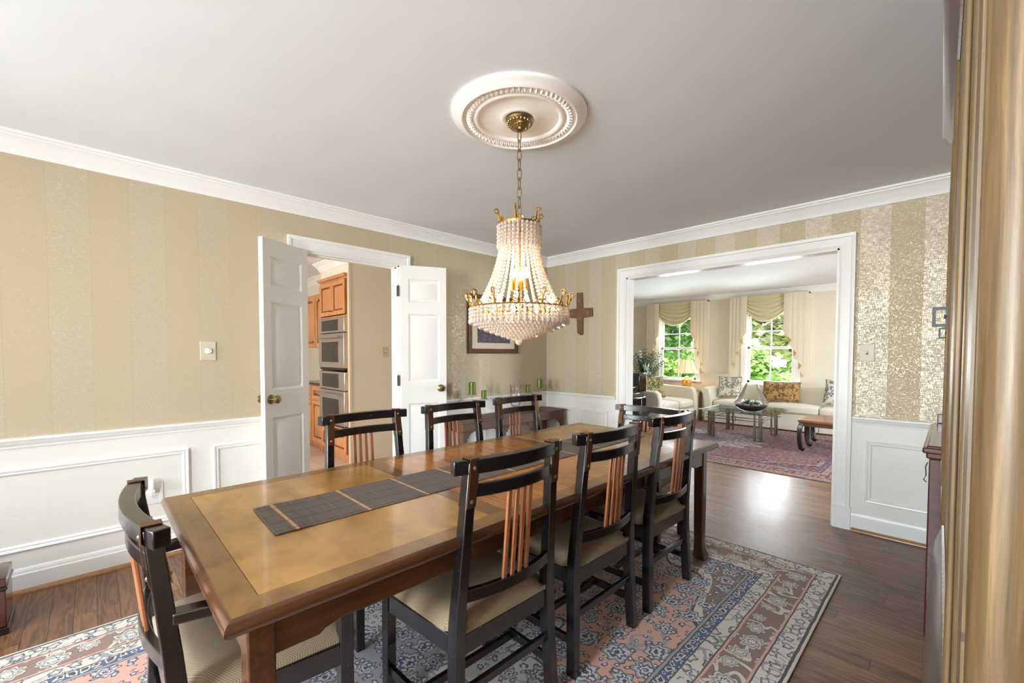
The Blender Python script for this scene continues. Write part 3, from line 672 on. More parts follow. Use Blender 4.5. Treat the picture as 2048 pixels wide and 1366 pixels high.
# ------------------------------------------------------------------ ceiling medallion and chandelier
CX, CY = 2.0, -2.48
md = thing('ceiling_medallion', 'round white plaster ceiling medallion with a leaf relief ring', 'medallion', (CX, CY, H))
MB().lathe([(.322, 0), (.322, -.012), (.314, -.018), (.300, -.020), (.290, -.030), (.276, -.034), (.270, -.026), (.262, -.026), (.262, -.020), (.222, -.020), (.218, -.027), (.206, -.031), (.196, -.026), (.190, -.018), (.10, -.015), (.088, -.022), (.074, -.024), (.066, -.018), (0, -.018)], (0, 0, 0), 96).build('disc', MT['plaster'], md, smooth=True, auto=50)
lf = MB()
for i in range(64):
    a = 2 * pi * i / 64; X = Matrix.Rotation(a, 4, 'Z')
    for k, (r0, r1, da) in enumerate(((.225, .260, 0), (.227, .248, .5))):
        A = 2 * pi * da / 64; X2 = Matrix.Rotation(a + A, 4, 'Z'); w_ = .008
        p = [X2 @ Vector(q) for q in ((r0, -w_ * .4, -.020), (r0, w_ * .4, -.020), ((r0 + r1) / 2, w_, -.020), (r1, 0, -.020), ((r0 + r1) / 2, -w_, -.020), (r0 + .004, 0, -.031), (r1 - .008, 0, -.036))]
        lf.add(p, [(0, 5, 1), (1, 5, 6, 2), (2, 6, 3), (3, 6, 4), (4, 6, 5, 0), (0, 1, 2, 3, 4)])
lf.build('leaf_ring', MT['plaster'], md)
ch = thing('chandelier', 'gilt brass empire chandelier with crystal bead strands above the dining table', 'chandelier', (CX, CY, H - .018))
zc = H - .018   # local z = world - zc
cp = MB(); prof = [(0, 0), (.064, 0), (.066, -.008), (.060, -.018), (.052, -.030), (.040, -.036), (.034, -.048), (.020, -.056), (.008, -.060), (0, -.060)]; cp.lathe(prof, (0, 0, 0), 40)
for i in range(20):
    a = 2 * pi * i / 20; cp.ball((.056 * cos(a), .056 * sin(a), -.022), .008, 8, 5); cp.ball((.038 * cos(a), .038 * sin(a), -.042), .0055, 6, 4)
cp.build('canopy', MT['antique_brass'], ch, smooth=True)
# chain
def link(w_, h_, r): return [(w_ * cos(a) , 0, h_ * sin(a) + (h_ * .55 if sin(a) > 0 else -h_ * .55)) for a in [2 * pi * k / 20 for k in range(20)]]
zt = 2.362 - zc; zb = 1.955 - zc; nl_ = 9; step = (zt - zb) / nl_
lk = MB().tube(link(.0105, .0185, .0022), .0024, 6, closed=True, upv=(0, 1, 0)); l0 = lk.build('chain_link', MT['antique_brass'], ch, smooth=True)
l0.location = (0, 0, zt - step * .5)
for i in range(1, nl_):
    q = l0.copy(); C.objects.link(q); q.location = (0, 0, zt - step * (i + .5)); q.rotation_euler = (0, 0, pi / 2 * (i % 2) + .3)
    q.parent = ch
rg = MB().tube([(.021 * cos(a), 0, .021 * sin(a)) for a in [2 * pi * k / 24 for k in range(24)]], .003, 8, closed=True, upv=(0, 1, 0)).build('hanging_ring', MT['brass'], ch, smooth=True); rg.location = (0, 0, 1.945 - zc); rg.rotation_euler = (0, 0, .8)
# top crown ring and lower ring
zU = 1.915 - zc; zL = 1.512 - zc; RU = .095; RL = .236
MB().lathe([(RU - .004, -.006), (RU + .003, -.006), (RU + .004, .004), (RU - .004, .006)], (0, 0, zU), 48, cap=False).build('top_rim', MT['brass'], ch, smooth=True)
MB().lathe([(RL - .005, -.004), (RL + .001, -.004), (RL + .004, .0), (RL + .001, .004), (RL - .005, .005)], (0, 0, zL), 64, cap=False).build('lower_rim', MT['brass'], ch, smooth=True)
st = MB().lathe([(.004, -.145), (.007, -.13), (.007, 0.0), (.014, .01), (.007, .02), (.007, .39), (.004, .428)], (0, 0, zL), 16)
for i in range(6):
    a = 2 * pi * i / 6 + .2; st.tube([(0, 0, zL - .005), (RL * cos(a), RL * sin(a), zL - .005)], .0035, 6)
    st.tube([(0, 0, zU), (RU * cos(a), RU * sin(a), zU)], .003, 6)
st.build('stem', MT['brass'], ch, smooth=True)
def scroll(h_, w_):
    pts = []
    for k in range(7): t_ = k / 6; pts.append((0.006 * sin(t_ * pi) + t_ * t_ * .012, 0, h_ * .75 * t_))
    cx, cz = pts[-1][0] + w_ * .2, pts[-1][2]
    for k in range(1, 14): a = pi * .9 - 2 * pi * .8 * k / 13; r = w_ * .5 * (1 - .35 * k / 13); pts.append((cx + w_ * .15 + r * cos(a), 0, cz + r * sin(a) + .006))
    return pts
def crown_set(n, R, z, h_, w_, jewel):
    s0 = None
    for i in range(n):
        a = 2 * pi * i / n + .1
        if s0 is None:
            m_ = MB(); P = scroll(h_, w_); m_.tube(P, .0032, 6, scale=[1.6 - .8 * k / len(P) for k in range(len(P))], upv=(0, 1, 0))
            for sg in (-1, 1): m_.tube([(0, sg * .0, .004), (0, sg * .012, .016), (0, sg * .024, .008), (0, sg * .03, -.001)], .0028, 6, upv=(1, 0, 0))
            m_.ball((0, 0, .012), .007, 8, 5)
            s0 = m_.build('scroll', MT['brass'], ch, smooth=True); q = s0
            if jewel:
                j = MB().ball((0, 0, 0), .0075, 6, 5, 0, 1.4).build('drop', MT['crystal'], s0); j.location = (w_ * .35 + .012, 0, h_ * .78)
        else:
            q = copy_tree(s0, ch)
        q.location = (R * cos(a), R * sin(a), z); q.rotation_euler = (0, 0, a)
crown_set(14, RL, zL + .004, .060, .030, True); crown_set(6, RU, zU + .004, .056, .026, False)
# bead strands
def strand(pts, r, name='bead_strand'):
    m_ = MB()
    for p in pts: m_.ball(p, r, 6, 4)
    return m_
def path_beads(f, n): return [f(k / (n - 1)) for k in range(n)]
NS = 30
def fs(t_):      # concave flare from top rim to lower rim
    z = zU - .012 - t_ * (zU - zL - .012); r = RU - .012 + (RL - .03 - RU) * (t_ ** 2.1) + .012 * t_; return (r, 0, z)
s0 = strand(path_beads(fs, 24), .0082).build('bead_strand', MT['crystal'], ch)
for i in range(1, NS):
    q = s0.copy(); C.objects.link(q); q.rotation_euler = (0, 0, 2 * pi * i / NS); q.parent = ch
def fringe(n, R, z, nb, r, name):
    m_ = strand([(R, 0, z - k * 2.12 * r) for k in range(nb)], r); m_.ball((R, 0, z - nb * 2.12 * r - r * .3), r * 1.05, 6, 4, 0, 1.6)
    a0 = m_.build(name, MT['crystal'], ch)
    for i in range(1, n):
        q = a0.copy(); C.objects.link(q); q.rotation_euler = (0, 0, 2 * pi * i / n); q.parent = ch
fringe(30, RU + .008, zU - .012, 5, .0085, 'bead_fringe'); fringe(56, RL + .003, zL - .010, 3, .0086, 'bead_drop')
# stepped bowl of bead rings
for k, (R, zb_) in enumerate(((.216, -.082), (.192, -.093), (.166, -.104), (.139, -.114), (.111, -.124), (.083, -.133), (.056, -.141), (.030, -.147))):
    r = .0082; n = max(6, int(2 * pi * R / (2.35 * r))); m_ = MB()
    for i in range(n):
        a = 2 * pi * (i + .5 * (k % 2)) / n
        for q in range(3): m_.ball((R * cos(a), R * sin(a), zL + zb_ + q * .0180), r if q else r * .95, 6, 4, 0, 1 if q else 1.4)
    m_.build('bead_tier', MT['crystal'], ch)
MB().ball((0, 0, zL - .161), .020, 14, 10).build('bottom_ball', MT['crystal'], ch)
# candles
def candle_bulb(x, y, z):
    MB().lathe([(.010, 0), (.010, .05), (.013, .05), (.013, .054), (0, .054)], (x, y, z), 12).build('candle_sleeve', MT['brass'], ch, smooth=True)
    MB().lathe([(.007, 0), (.014, .014), (.015, .024), (.009, .042), (.002, .056), (0, .057)], (x, y, z + .054), 12).build('bulb', MT['bulb'], ch, smooth=True)
for i in range(4): a = 2 * pi * i / 4 + .4; candle_bulb(.035 * cos(a), .035 * sin(a), 1.60 - zc)
for i in range(8): a = 2 * pi * i / 8 + .2; candle_bulb(.165 * cos(a), .165 * sin(a), 1.450 - zc)
point('chandelier_upper_light', (CX, CY, 1.72), 3.4, (1, .72, .46), .05); point('chandelier_lower_light', (CX, CY, 1.50), 3.4, (1, .72, .46), .08)

# ------------------------------------------------------------------ rugs
rg1 = MB().box(RUG['x0'], RUG['x1'], RUG['y0'], RUG['y1'], 0.0005, .010).build('area_rug', MT['rug'], bevel=.003); tag(rg1, 'salmon, brown and blue floral Persian style rug under the dining table', 'rug')
rg2 = MB().box(LR['x0'], LR['x1'], LR['y0'], LR['y1'], 0.0005, .009).build('area_rug', MT['rug2'], bevel=.003); tag(rg2, 'purple and red patterned oriental rug in the living room', 'rug')

# ------------------------------------------------------------------ dining table
TX0, TX1, TY0, TY1, TZ = 1.412, 2.465, -3.782, -1.216, .742
tb = thing('dining_table', 'long dining table with satinwood inlaid top and walnut legs on the rug', 'table', ((TX0 + TX1) / 2, (TY0 + TY1) / 2, .010))
ox, oy, oz = tb.location
def TB(mb, x0, x1, y0, y1, z0, z1): return mb.box(x0 - ox, x1 - ox, y0 - oy, y1 - oy, z0 - oz, z1 - oz)
# moulded edge
ep = [(0, 0), (.004, -.001), (.013, -.007), (.018, -.018), (.017, -.028), (.010, -.036), (.002, -.040), (0, -.040)]
mb = MB(); cs = [(TX0 - ox, TY0 - oy), (TX1 - ox, TY0 - oy), (TX1 - ox, TY1 - oy), (TX0 - ox, TY1 - oy)]; outs = [(0, -1, 0), (1, 0, 0), (0, 1, 0), (-1, 0, 0)]
for i in range(4):
    mb.molding(ep, cs[i] + (TZ - oz,), cs[(i + 1) % 4] + (TZ - oz,), outs[i], Z, (1, 0), (1, 0))
mb.build('edge_moulding', MT['walnut'], tb, smooth=True, auto=40)
BW = .062
TB(MB(), TX0, TX0 + BW, TY0, TY1, TZ - .02, TZ).build('side_border', MT['top_border'], tb); TB(MB(), TX1 - BW, TX1, TY0, TY1, TZ - .02, TZ).build('side_border', MT['top_border'], tb)
TB(MB(), TX0 + BW, TX1 - BW, TY0, TY0 + BW, TZ - .02, TZ).build('end_border', MT['top_border'], tb); TB(MB(), TX0 + BW, TX1 - BW, TY1 - BW, TY1, TZ - .02, TZ).build('end_border', MT['top_border'], tb)
B1, B2 = -2.985, -2.03
TB(MB(), TX0 + BW, TX1 - BW, B1 - .035, B1 + .035, TZ - .02, TZ).build('crossband', MT['top_dark'], tb); TB(MB(), TX0 + BW, TX1 - BW, B2 - .035, B2 + .035, TZ - .02, TZ).build('crossband', MT['top_dark'], tb)
g = .0016
TB(MB(), TX0 + BW + g, TX1 - BW - g, TY0 + BW + g, B1 - .035 - g, TZ - .02, TZ - .0004).build('top_panel', MT['top_gold'], tb)
TB(MB(), TX0 + BW + g, TX1 - BW - g, B2 + .035 + g, TY1 - BW - g, TZ - .02, TZ - .0004).build('top_panel', MT['top_gold'], tb)
TB(MB(), TX0 + BW + g, TX1 - BW - g, B1 + .035 + g, -2.5075 - .0005, TZ - .02, TZ - .0004).build('table_leaf', MT['top_tiger'], tb)
TB(MB(), TX0 + BW + g, TX1 - BW - g, -2.5075 + .0005, B2 - .035 - g, TZ - .02, TZ - .0004).build('table_leaf', MT['top_tiger'], tb)
TB(MB(), TX0 + .01, TX1 - .01, TY0 + .01, TY1 - .01, TZ - .036, TZ - .0202).build('top_board', MT['walnut'], tb)
def apron(L, cloud=True):      # profile in (u,z) from 0..L, top 0
    h_ = .085; d_ = .018; pts = [(0, 0), (L, 0), (L, -h_ - d_), (L - .10, -h_ - d_), (L - .115, -h_ - d_ + .010), (L - .14, -h_ - .002), (L - .165, -h_ + .004), (L - .20, -h_)]
    return pts + [(L - p, z) for p, z in pts[2:][::-1]]
AZ = TZ - .036 - oz; ins = .038
for nm, y_ in (('apron', TY0 + ins), ('apron', TY1 - ins - .022)):
    L = TX1 - TX0 - 2 * ins - .10; pts = [(p + TX0 + ins + .05 - ox, z + AZ) for p, z in apron(L)]
    MB().prism(pts, y_ - oy, y_ + .022 - oy, 'y').build(nm, MT['walnut_x'], tb, bevel=.003)
for nm, x_ in (('apron', TX0 + ins), ('apron', TX1 - ins - .022)):
    L = TY1 - TY0 - 2 * ins - .10; pts = [(p + TY0 + ins + .05 - oy, z + AZ) for p, z in apron(L)]
    MB().prism(pts, x_ - ox, x_ + .022 - ox, 'x').build(nm, MT['walnut'], tb, bevel=.003)
lg = None
for i, (x_, y_) in enumerate(((TX0 + .062, TY0 + .062), (TX1 - .062, TY0 + .062), (TX1 - .062, TY1 - .062), (TX0 + .062, TY1 - .062))):
    rot = [pi, 3 * pi / 2, 0, pi / 2][i]
    if lg is None:
        # tapered square leg with hoof foot turned outward (+x,+y corner)
        m_ = MB(); secs = [(AZ, .030, 0), (.30, .028, 0), (.10, .026, 0), (.055, .028, .001), (.028, .036, .006), (.010, .038, .008), (0.0, .030, .006)]
        vs = []
        for z, hw, off in secs: vs += [(-hw + off, -hw + off, z), (hw + off, -hw + off, z), (hw + off, hw + off, z), (-hw + off, hw + off, z)]
        fs_ = [(0, 1, 2, 3), tuple(range(len(vs) - 4, len(vs)))[::-1]] + [(4 * k + j, 4 * k + (j + 1) % 4, 4 * k + 4 + (j + 1) % 4, 4 * k + 4 + j) for k in range(len(secs) - 1) for j in range(4)]
        m_.add(vs, fs_); q = lg = m_.build('leg', MT['walnut'], tb, bevel=.005, seg=2)
    else: q = lg.copy(); C.objects.link(q); q.parent = tb
    q.location = (x_ - ox, y_ - oy, 0); q.rotation_euler = (0, 0, rot)
# runner
m_ = MB(); n = 60; x0, x1_ = 1.788, 2.083; y0, y1 = -3.585, -1.36; vs = []; fs_ = []
for i in range(n + 1):
    y_ = y0 + (y1 - y0) * i / n; zz = TZ + .0012 + .0015 * (1 + sin(i * .9)) * (.4 if 2 < i < n - 2 else 1); sk = -.02 * (i / n)
    vs += [(x0 + sk, y_ - .0, zz), (x1_ + sk, y_ - .01, zz)]
for i in range(n): fs_.append((2 * i, 2 * i + 1, 2 * i + 3, 2 * i + 2))
m_.add(vs, fs_); rn = m_.build('table_runner', MT['runner'], thick=.0018); tag(rn, 'dark woven bamboo runner with tan bands laid along the dining table', 'table runner')

# ------------------------------------------------------------------ dining chairs
def chair(name, label, wt, ztop, arms=False, depth=.43):
    """local +Y faces forward. wt = length of the top rail"""
    t = thing(name, label, 'chair'); hb = wt / 2 - .054; hf = hb + .035; yr = -depth / 2; yf = depth / 2
    hs = hb + (.022 if not arms else .012); hft = hb + (.040 if not arms else .02)
    zk = .50
    ybt = yr - .006
    def post(s):
        P = [(s * hft, yr + .022, 0), (s * (hs + .004), yr + .034, .30), (s * hs, yr + .034, .46), (s * (hs - .004), yr + .026, .56), (s * hb, ybt, ztop - .008)]
        sec = [(-.015, -.021), (.015, -.021), (.015, .021), (-.015, .021)]
        m_ = MB(); vs = []; N = len(P)
        for k, p in enumerate(P):
            d_ = [.021, .021, .021, .020, .017][k]; w_ = [.018, .019, .019, .018, .017][k]
            vs += [(p[0] - w_, p[1] - d_, p[2]), (p[0] + w_, p[1] - d_, p[2]), (p[0] + w_, p[1] + d_, p[2]), (p[0] - w_, p[1] + d_, p[2])]
        m_.add(vs, [(3, 2, 1, 0), (4 * N - 4, 4 * N - 3, 4 * N - 2, 4 * N - 1)] + [(4 * k + j, 4 * k + (j + 1) % 4, 4 * k + 4 + (j + 1) % 4, 4 * k + 4 + j) for k in range(N - 1) for j in range(4)])
        return m_
    ps = [post(s).build('rear_leg', MT['lacquer'], t, bevel=.003) for s in (-1, 1)]
    bow = .036
    def curved(x_half, yc, z0, z1, dep, bow_, nm, mat=MT['lacquer'], rake=0):
        m_ = MB(); n_ = 14; P = []
        for k in range(n_ + 1):
            u = -1 + 2 * k / n_; P.append((u * x_half, yc - bow_ * (1 - u * u), (z0 + z1) / 2))
        hz = (z1 - z0) / 2; hd = dep / 2
        m_.sweep(P, [(-hd, -hz), (hd, -hz), (hd, hz), (-hd, hz)]); return m_.build(nm, mat, t, bevel=.003)
    def yat(z): return yr + .026 + (ybt - yr - .026) * (z - .56) / (ztop - .008 - .56)
    ub = hb / (wt / 2); b2 = bow + .010; curved(wt / 2, ybt + b2 * (1 - ub * ub), ztop - .044, ztop, .036, b2, 'top_rail')
    zs2 = ztop - .118 if not arms else ztop - .115
    curved(hb + .002, yat(zs2 + .02), zs2, zs2 + .040, .020, bow, 'second_rail')
    zl = .545 if not arms else .53
    xl = hs - .008; curved(xl, yat(.56), zl - .022, zl + .016, .022, bow, 'lower_rail')
    nsl = 4 if not arms else 5; sp = .033
    sl0 = None
    for k in range(nsl):
        x_ = (k - (nsl - 1) / 2) * sp; u = x_ / hb; u2 = x_ / xl
        b = Vector((x_, yat(.56) - bow * (1 - u2 * u2), zl + .012)); e = Vector((x_ * .95, yat(zs2 + .02) - bow * (1 - u * u), zs2 + .004))
        MB().bar(b, e, .0175, .010, (0, 1, 0)).build('slat', MT['slat'], t, bevel=.003, seg=3)
    # bronze straps over the top rail
    for s in (-1, 1):
        yrail = ybt; zt_ = ztop + .0022; zb_ = ztop - .145; hw = .0165
        def px_(z): return s * (hb + (hs - .004 - hb) * (ztop - .008 - z) / (ztop - .008 - .56))
        def hd_(z): return .0172 + .003 * (ztop - .008 - z) / (ztop - .008 - .56)
        P = [(px_(zb_), yat(zb_) - hd_(zb_) - .001, zb_), (px_(ztop - .046), yrail - .0188, ztop - .046), (px_(ztop), yrail - .0188, zt_), (px_(ztop), yrail + .0188, zt_), (px_(ztop - .046), yrail + .0188, ztop - .046), (px_(zb_), yat(zb_) + hd_(zb_) + .001, zb_)]
        m_ = MB(); vs = []
        nr = [(-1, 0), (-1, 0), (-.7, .7), (.7, .7), (1, 0), (1, 0)]
        for (x, y, z), (ny, nz) in zip(P, nr): vs += [(x - hw, y, z), (x + hw, y, z), (x + hw, y + ny * .0022, z + nz * .0022), (x - hw, y + ny * .0022, z + nz * .0022)]
        N = len(P); m_.add(vs, [(0, 1, 2, 3), (4 * N - 1, 4 * N - 2, 4 * N - 3, 4 * N - 4)] + [(4 * k + j, 4 * k + (j + 1) % 4, 4 * k + 4 + (j + 1) % 4, 4 * k + 4 + j) for k in range(N - 1) for j in range(4)])
        so_ = m_.build('strap', MT['bronze'], t)
        for zb2 in (ztop - .024, ztop - .126):
            for sg in (-1, 1):
                yy = (yrail if zb2 > ztop - .04 else yat(zb2)) + sg * ((.0188 if zb2 > ztop - .04 else hd_(zb2)) + .0025)
                MB().lathe([(0, .005), (.003, .0045), (.0062, .002), (.0066, 0)], (0, 0, 0), 12, 0, Matrix.Rotation(sg * -pi / 2, 4, 'X')).build('bolt', MT['bolt'], so_, smooth=True).location = (px_(zb2), yy, zb2)
    # front legs
    ztf = .41 if not arms else .618
    for s in (-1, 1):
        x_ = s * (hf + .012); m_ = MB().box(x_ - .018, x_ + .018, yf - .040, yf, 0, ztf); m_.build('front_leg', MT['lacquer'], t, bevel=.003)
    # seat rails
    m_ = MB(); zr0, zr1 = .355, .418; xr_ = hs + .012; xf_ = hf + .026
    m_.bar((-hs, yr + .034, (zr0 + zr1) / 2), (hs, yr + .034, (zr0 + zr1) / 2), .022, zr1 - zr0); m_.bar((-hf, yf - .014, (zr0 + zr1) / 2), (hf, yf - .014, (zr0 + zr1) / 2), .022, zr1 - zr0)
    for s in (-1, 1): m_.bar((s * hs, yr + .05, (zr0 + zr1) / 2), (s * (hf + .014), yf - .03, (zr0 + zr1) / 2), .022, zr1 - zr0)
    m_.build('seat_rail', MT['lacquer'], t, bevel=.002)
    # cushion
    nx, ny = 14, 14; m_ = MB(); vs = []; y0, y1 = yr + .024, yf + .008
    for top in (1, 0):
        for j in range(ny + 1):
            v = j / ny; y_ = y0 + (y1 - y0) * v; wd = (hs - .018 if v < .12 else hs + .012 + (hf + .018 - hs - .012) * v)
            for i in range(nx + 1):
                u = -1 + 2 * i / nx; edge = (1 - abs(u) ** 6) * (1 - abs(2 * v - 1) ** 8)
                z = (.434 + .034 * max(0, edge) ** .35 + .006 * (1 - u * u)) if top else .419
                vs.append((u * wd, y_, z))
    R_ = nx + 1; K = R_ * (ny + 1); fs_ = []
    for j in range(ny):
        for i in range(nx): a = j * R_ + i; fs_ += [(a, a + 1, a + R_ + 1, a + R_), (K + a, K + a + R_, K + a + R_ + 1, K + a + 1)]
    for i in range(nx): fs_ += [(i, K + i, K + i + 1, i + 1), (ny * R_ + i, ny * R_ + i + 1, K + ny * R_ + i + 1, K + ny * R_ + i)]
    for j in range(ny): fs_ += [(j * R_, (j + 1) * R_, K + (j + 1) * R_, K + j * R_), (j * R_ + nx, K + j * R_ + nx, K + (j + 1) * R_ + nx, (j + 1) * R_ + nx)]
    m_.add(vs, fs_); m_.build('seat_cushion', MT['seat'], t, smooth=True, auto=60)
    # H stretcher
    zs_ = .135
    for s in (-1, 1): MB().bar((s * (hft - .004), yr + .03, zs_), (s * (hf + .012), yf - .025, zs_), .018, .032).build('side_stretcher', MT['lacquer'], t, bevel=.002)
    MB().bar((-(hf), .02, zs_), (hf, .02, zs_), .018, .030).build('cross_stretcher', MT['lacquer'], t, bevel=.002)
    MB().bar((-(hft - .01), yr + .034, .23), (hft - .01, yr + .034, .23), .018, .028).build('rear_stretcher', MT['lacquer'], t, bevel=.002)
    if arms:
        for s in (-1, 1):
            m_ = MB(); P = [(s * (hb + .006), yr + .03, .645), (s * (hb + .03), yr + .15, .642), (s * (hf + .022), yf - .10, .636), (s * (hf + .018), yf + .012, .632)]
            m_.sweep(P, [(-.021, -.014), (.021, -.014), (.021, .014), (-.021, .014)]); m_.build('armrest', MT['lacquer'], t, bevel=.004)
    return t
ZR = .010
ca = chair('dining_chair', 'black side chair nearest the camera, its back filling the lower middle', .476, .978 - ZR); ca.location = (2.275, -2.995, ZR); ca.rotation_euler = (0, 0, pi / 2)
GR = 'black lacquer side chairs along the dining table'; ca['group'] = GR
dup(ca, (2.270, -2.412, ZR), pi / 2 , 'middle black side chair on the near long side of table, by its salmon rug', GR)
dup(ca, (2.265, -1.805, ZR), pi / 2, 'black side chair on the near long side, closest to the living room opening', GR)
dup(ca, (1.525, -2.945, ZR), -pi / 2, 'black side chair across the table in front of the open kitchen doorway', GR)
dup(ca, (1.512, -2.350, ZR), -pi / 2, 'black side chair across the table in front of the right door leaf', GR)
dup(ca, (1.490, -1.765, ZR), -pi / 2, 'black side chair across the table in front of the console and glass candle stands', GR)
gh = chair('dining_armchair', 'black armchair at the near end of table, by the panelled wall', .585, .888 - ZR, True, .45); gh.location = (1.945, -3.655, ZR)
gh['group'] = 'black lacquer armchairs at the table ends'
dup(gh, (1.90, -1.205, ZR), pi, 'black armchair at the far end of table, backing onto the living room', 'black lacquer armchairs at the table ends')

# ------------------------------------------------------------------ console with candle stands
cn = thing('console_table', 'dark carved fretwork console table along the wall under the picture', 'console table', (.19, -.81, 0))
MB().box(-.165, .165, -.75, .745, .637, .655).build('top', MT['rosewood'], cn, bevel=.003)
MB().box(-.150, .150, -.735, .73, .555, .637).box(-.156, .156, -.741, .736, .560, .572).build('apron', MT['rosewood'], cn, bevel=.003)
legs = [(-.135, -.72), (.135, -.72), (.135, .715), (-.135, .715), (.135, -.22), (.135, .24)]
for i, (x_, y_) in enumerate(legs): MB().box(x_ - .020, x_ + .020, y_ - .020, y_ + .020, 0, .556).build('leg', MT['rosewood'], cn, bevel=.003)
for (y_, s) in ((-.70, 1), (-.24, -1), (-.20, 1), (.22, -1), (.26, 1), (.695, -1)):
    m_ = MB(); pts = [(0, 0), (.085, 0), (.085, -.014), (.062, -.014), (.062, -.034), (.040, -.034), (.040, -.058), (.018, -.058), (.018, -.090), (0, -.10)]
    m_.prism([(y_ + s * p, .555 + z) for p, z in pts], .128, .142, 'x'); m_.build('fret_bracket', MT['rosewood'], cn)
def candle_stand(name, y, hs_, hc, rc, label, x=.20):
    t = thing(name, label, 'candle holder', (x, y, .655), 0, 'glass pedestal candle stands on the console')
    MB().lathe([(0, 0), (.040, 0), (.040, .003), (.012, .008), (.006, .02), (.005, hs_ * .3), (.010, hs_ * .36), (.005, hs_ * .42), (.005, hs_ - .03), (.012, hs_ - .02), (rc + .012, hs_ - .012), (rc + .014, hs_ + .004), (rc + .011, hs_ + .004), (rc + .009, hs_ - .004), (0, hs_ - .004)], (0, 0, 0), 24).build('glass_stem', MT['glass'], t, smooth=True)
    k = MB().lathe([(0, hs_ - .002), (rc, hs_ - .002), (rc, hs_ + hc - .003), (rc - .003, hs_ + hc), (rc * .5, hs_ + hc - .004), (0, hs_ + hc - .004)], (x, y, .655), 24).build('pillar_candle', MT['candle'], smooth=True)
    tag(k, label.replace('glass stand holding', 'green pillar').replace('glass stand', 'green pillar candle on stand'), 'candle', 'green pillar candles on the glass stands')
    return t, k
for (y, h1, hc, rc, a, b, x) in ((-1.325, .238, .118, .034, 'tall clear glass stand at the left end of the console', 'taller green pillar candle at the left end of the console', .20),
    (-1.20, .190, .080, .027, 'shorter clear glass stand beside the left tall candle', 'small green pillar candle beside the left tall one', .23),
    (-.50, .205, .082, .030, 'shorter clear glass stand beside the right tall candle', 'small green pillar candle beside the right tall one', .17),
    (-.345, .245, .105, .030, 'tall clear glass stand near the room corner', 'taller green pillar candle nearest the room corner', .20)):
    t, k = candle_stand('candle_stand', y, h1, hc, rc, a, x); k['label'] = b
vz = thing('glass_vase', 'clear cut glass vase in the middle of the console, behind a chair', 'vase', (.21, -.74, .655))
MB().lathe([(0, 0), (.045, 0), (.040, .01), (.012, .03), (.012, .05), (.050, .08), (.062, .13), (.060, .20), (.050, .26), (.066, .30), (.064, .30), (.048, .26), (.057, .20), (.058, .13), (.045, .085), (0, .06)], (0, 0, 0), 28).build('bowl', MT['glass'], vz, smooth=True)
for s in (-1, 1): MB().tube([(0, s * .055, .10), (0, s * .095, .15), (0, s * .10, .20), (0, s * .075, .26), (0, s * .055, .27)], .006, 8, upv=(1, 0, 0)).build('handle', MT['glass'], vz, smooth=True)

# ------------------------------------------------------------------ storage box lower left
bx = thing('wooden_chest', 'small dark reddish wooden box on the floor at the left edge', 'box', (.26, -4.56, 0))
MB().box(-.0, .22, -.28, .28, .035, .205).build('body', MT['mahogany'], bx, bevel=.004); MB().box(-.006, .226, -.286, .286, .0, .034).build('plinth', MT['lacquer'], bx, bevel=.004)
MB().box(-.006, .226, -.286, .286, .206, .222).build('band', MT['lacquer'], bx, bevel=.004)
ld = MB(); ld.add([(-.002, -.282, .223), (.222, -.282, .223), (.222, .282, .223), (-.002, .282, .223), (.03, -.25, .275), (.19, -.25, .275), (.19, .25, .275), (.03, .25, .275), (-.002, -.282, .262), (.222, -.282, .262), (.222, .282, .262), (-.002, .282, .262)],
       [(3, 2, 1, 0), (0, 1, 9, 8), (1, 2, 10, 9), (2, 3, 11, 10), (3, 0, 8, 11), (8, 9, 5, 4), (9, 10, 6, 5), (10, 11, 7, 6), (11, 8, 4, 7), (4, 5, 6, 7)]); ld.build('lid', MT['mahogany'], bx, bevel=.003)

# ------------------------------------------------------------------ sideboard and armoire on the right
sb = thing('sideboard', 'dark mahogany sideboard against the right wall beyond the pine armoire', 'sideboard', (3.74, -.80, 0))
SX = 3.405 - 3.74
tp = [(0, .0), (0, -.012), (-.010, -.018), (-.012, -.030), (-.004, -.040), (-.016, -.050), (-.016, -.058), (-.03, -.06)]
MB().box(SX + .012, .33, -.50, .42, .82, .88).box(SX, .33, -.515, .43, .845, .872).build('top', MT['mahogany'], sb, bevel=.008, seg=3)
MB().box(SX + .03, .33, .41, .435, .88, .935).box(.30, .33, -.5, .41, .88, .935).build('gallery', MT['mahogany'], sb, bevel=.004)
for (x_, y_) in ((SX + .05, -.46), (SX + .05, .38), (.29, -.46), (.29, .38)): MB().box(x_ - .028, x_ + .028, y_ - .028, y_ + .028, .0, .82).build('leg', MT['mahogany'], sb, bevel=.006)
MB().box(SX + .06, .29, -.45, .37, .70, .82).box(SX + .075, .29, -.44, .37, .10, .70).build('body', MT['mahogany'], sb, bevel=.003)
for y_ in (-.43, .35): MB().prism([(SX + .08, .81), (SX + .15, .81), (SX + .13, .78), (SX + .10, .76), (SX + .105, .73), (SX + .08, .70)], y_ - .052, y_ - .035, 'y').build('corbel', MT['mahogany'], sb, bevel=.003)
for k, y_ in enumerate((-.43, -.02)): MB().box(SX + .058, SX + .076, y_, y_ + .39, .12, .68).build('door', MT['mahogany'], sb, bevel=.004)
MB().tube([(SX + .018, -.475, .80), (SX + .012, -.478, .78), (SX + .014, -.478, .74), (SX + .006, -.478, .72), (SX + .016, -.478, .71)], .0025, 6).build('hook', MT['iron'], sb, smooth=True)

am = thing('armoire', 'tall aged pine armoire with iron ring pulls at the right edge', 'armoire', (3.505, -3.46, 0), radians(.9))
AW, AD, AH = 1.78, .52, 2.14     # length along +Y, depth along +X, height
MB().box(.018, AD, 0, AW, .80, AH - .09).build('case', MT['pine'], am, bevel=.004)
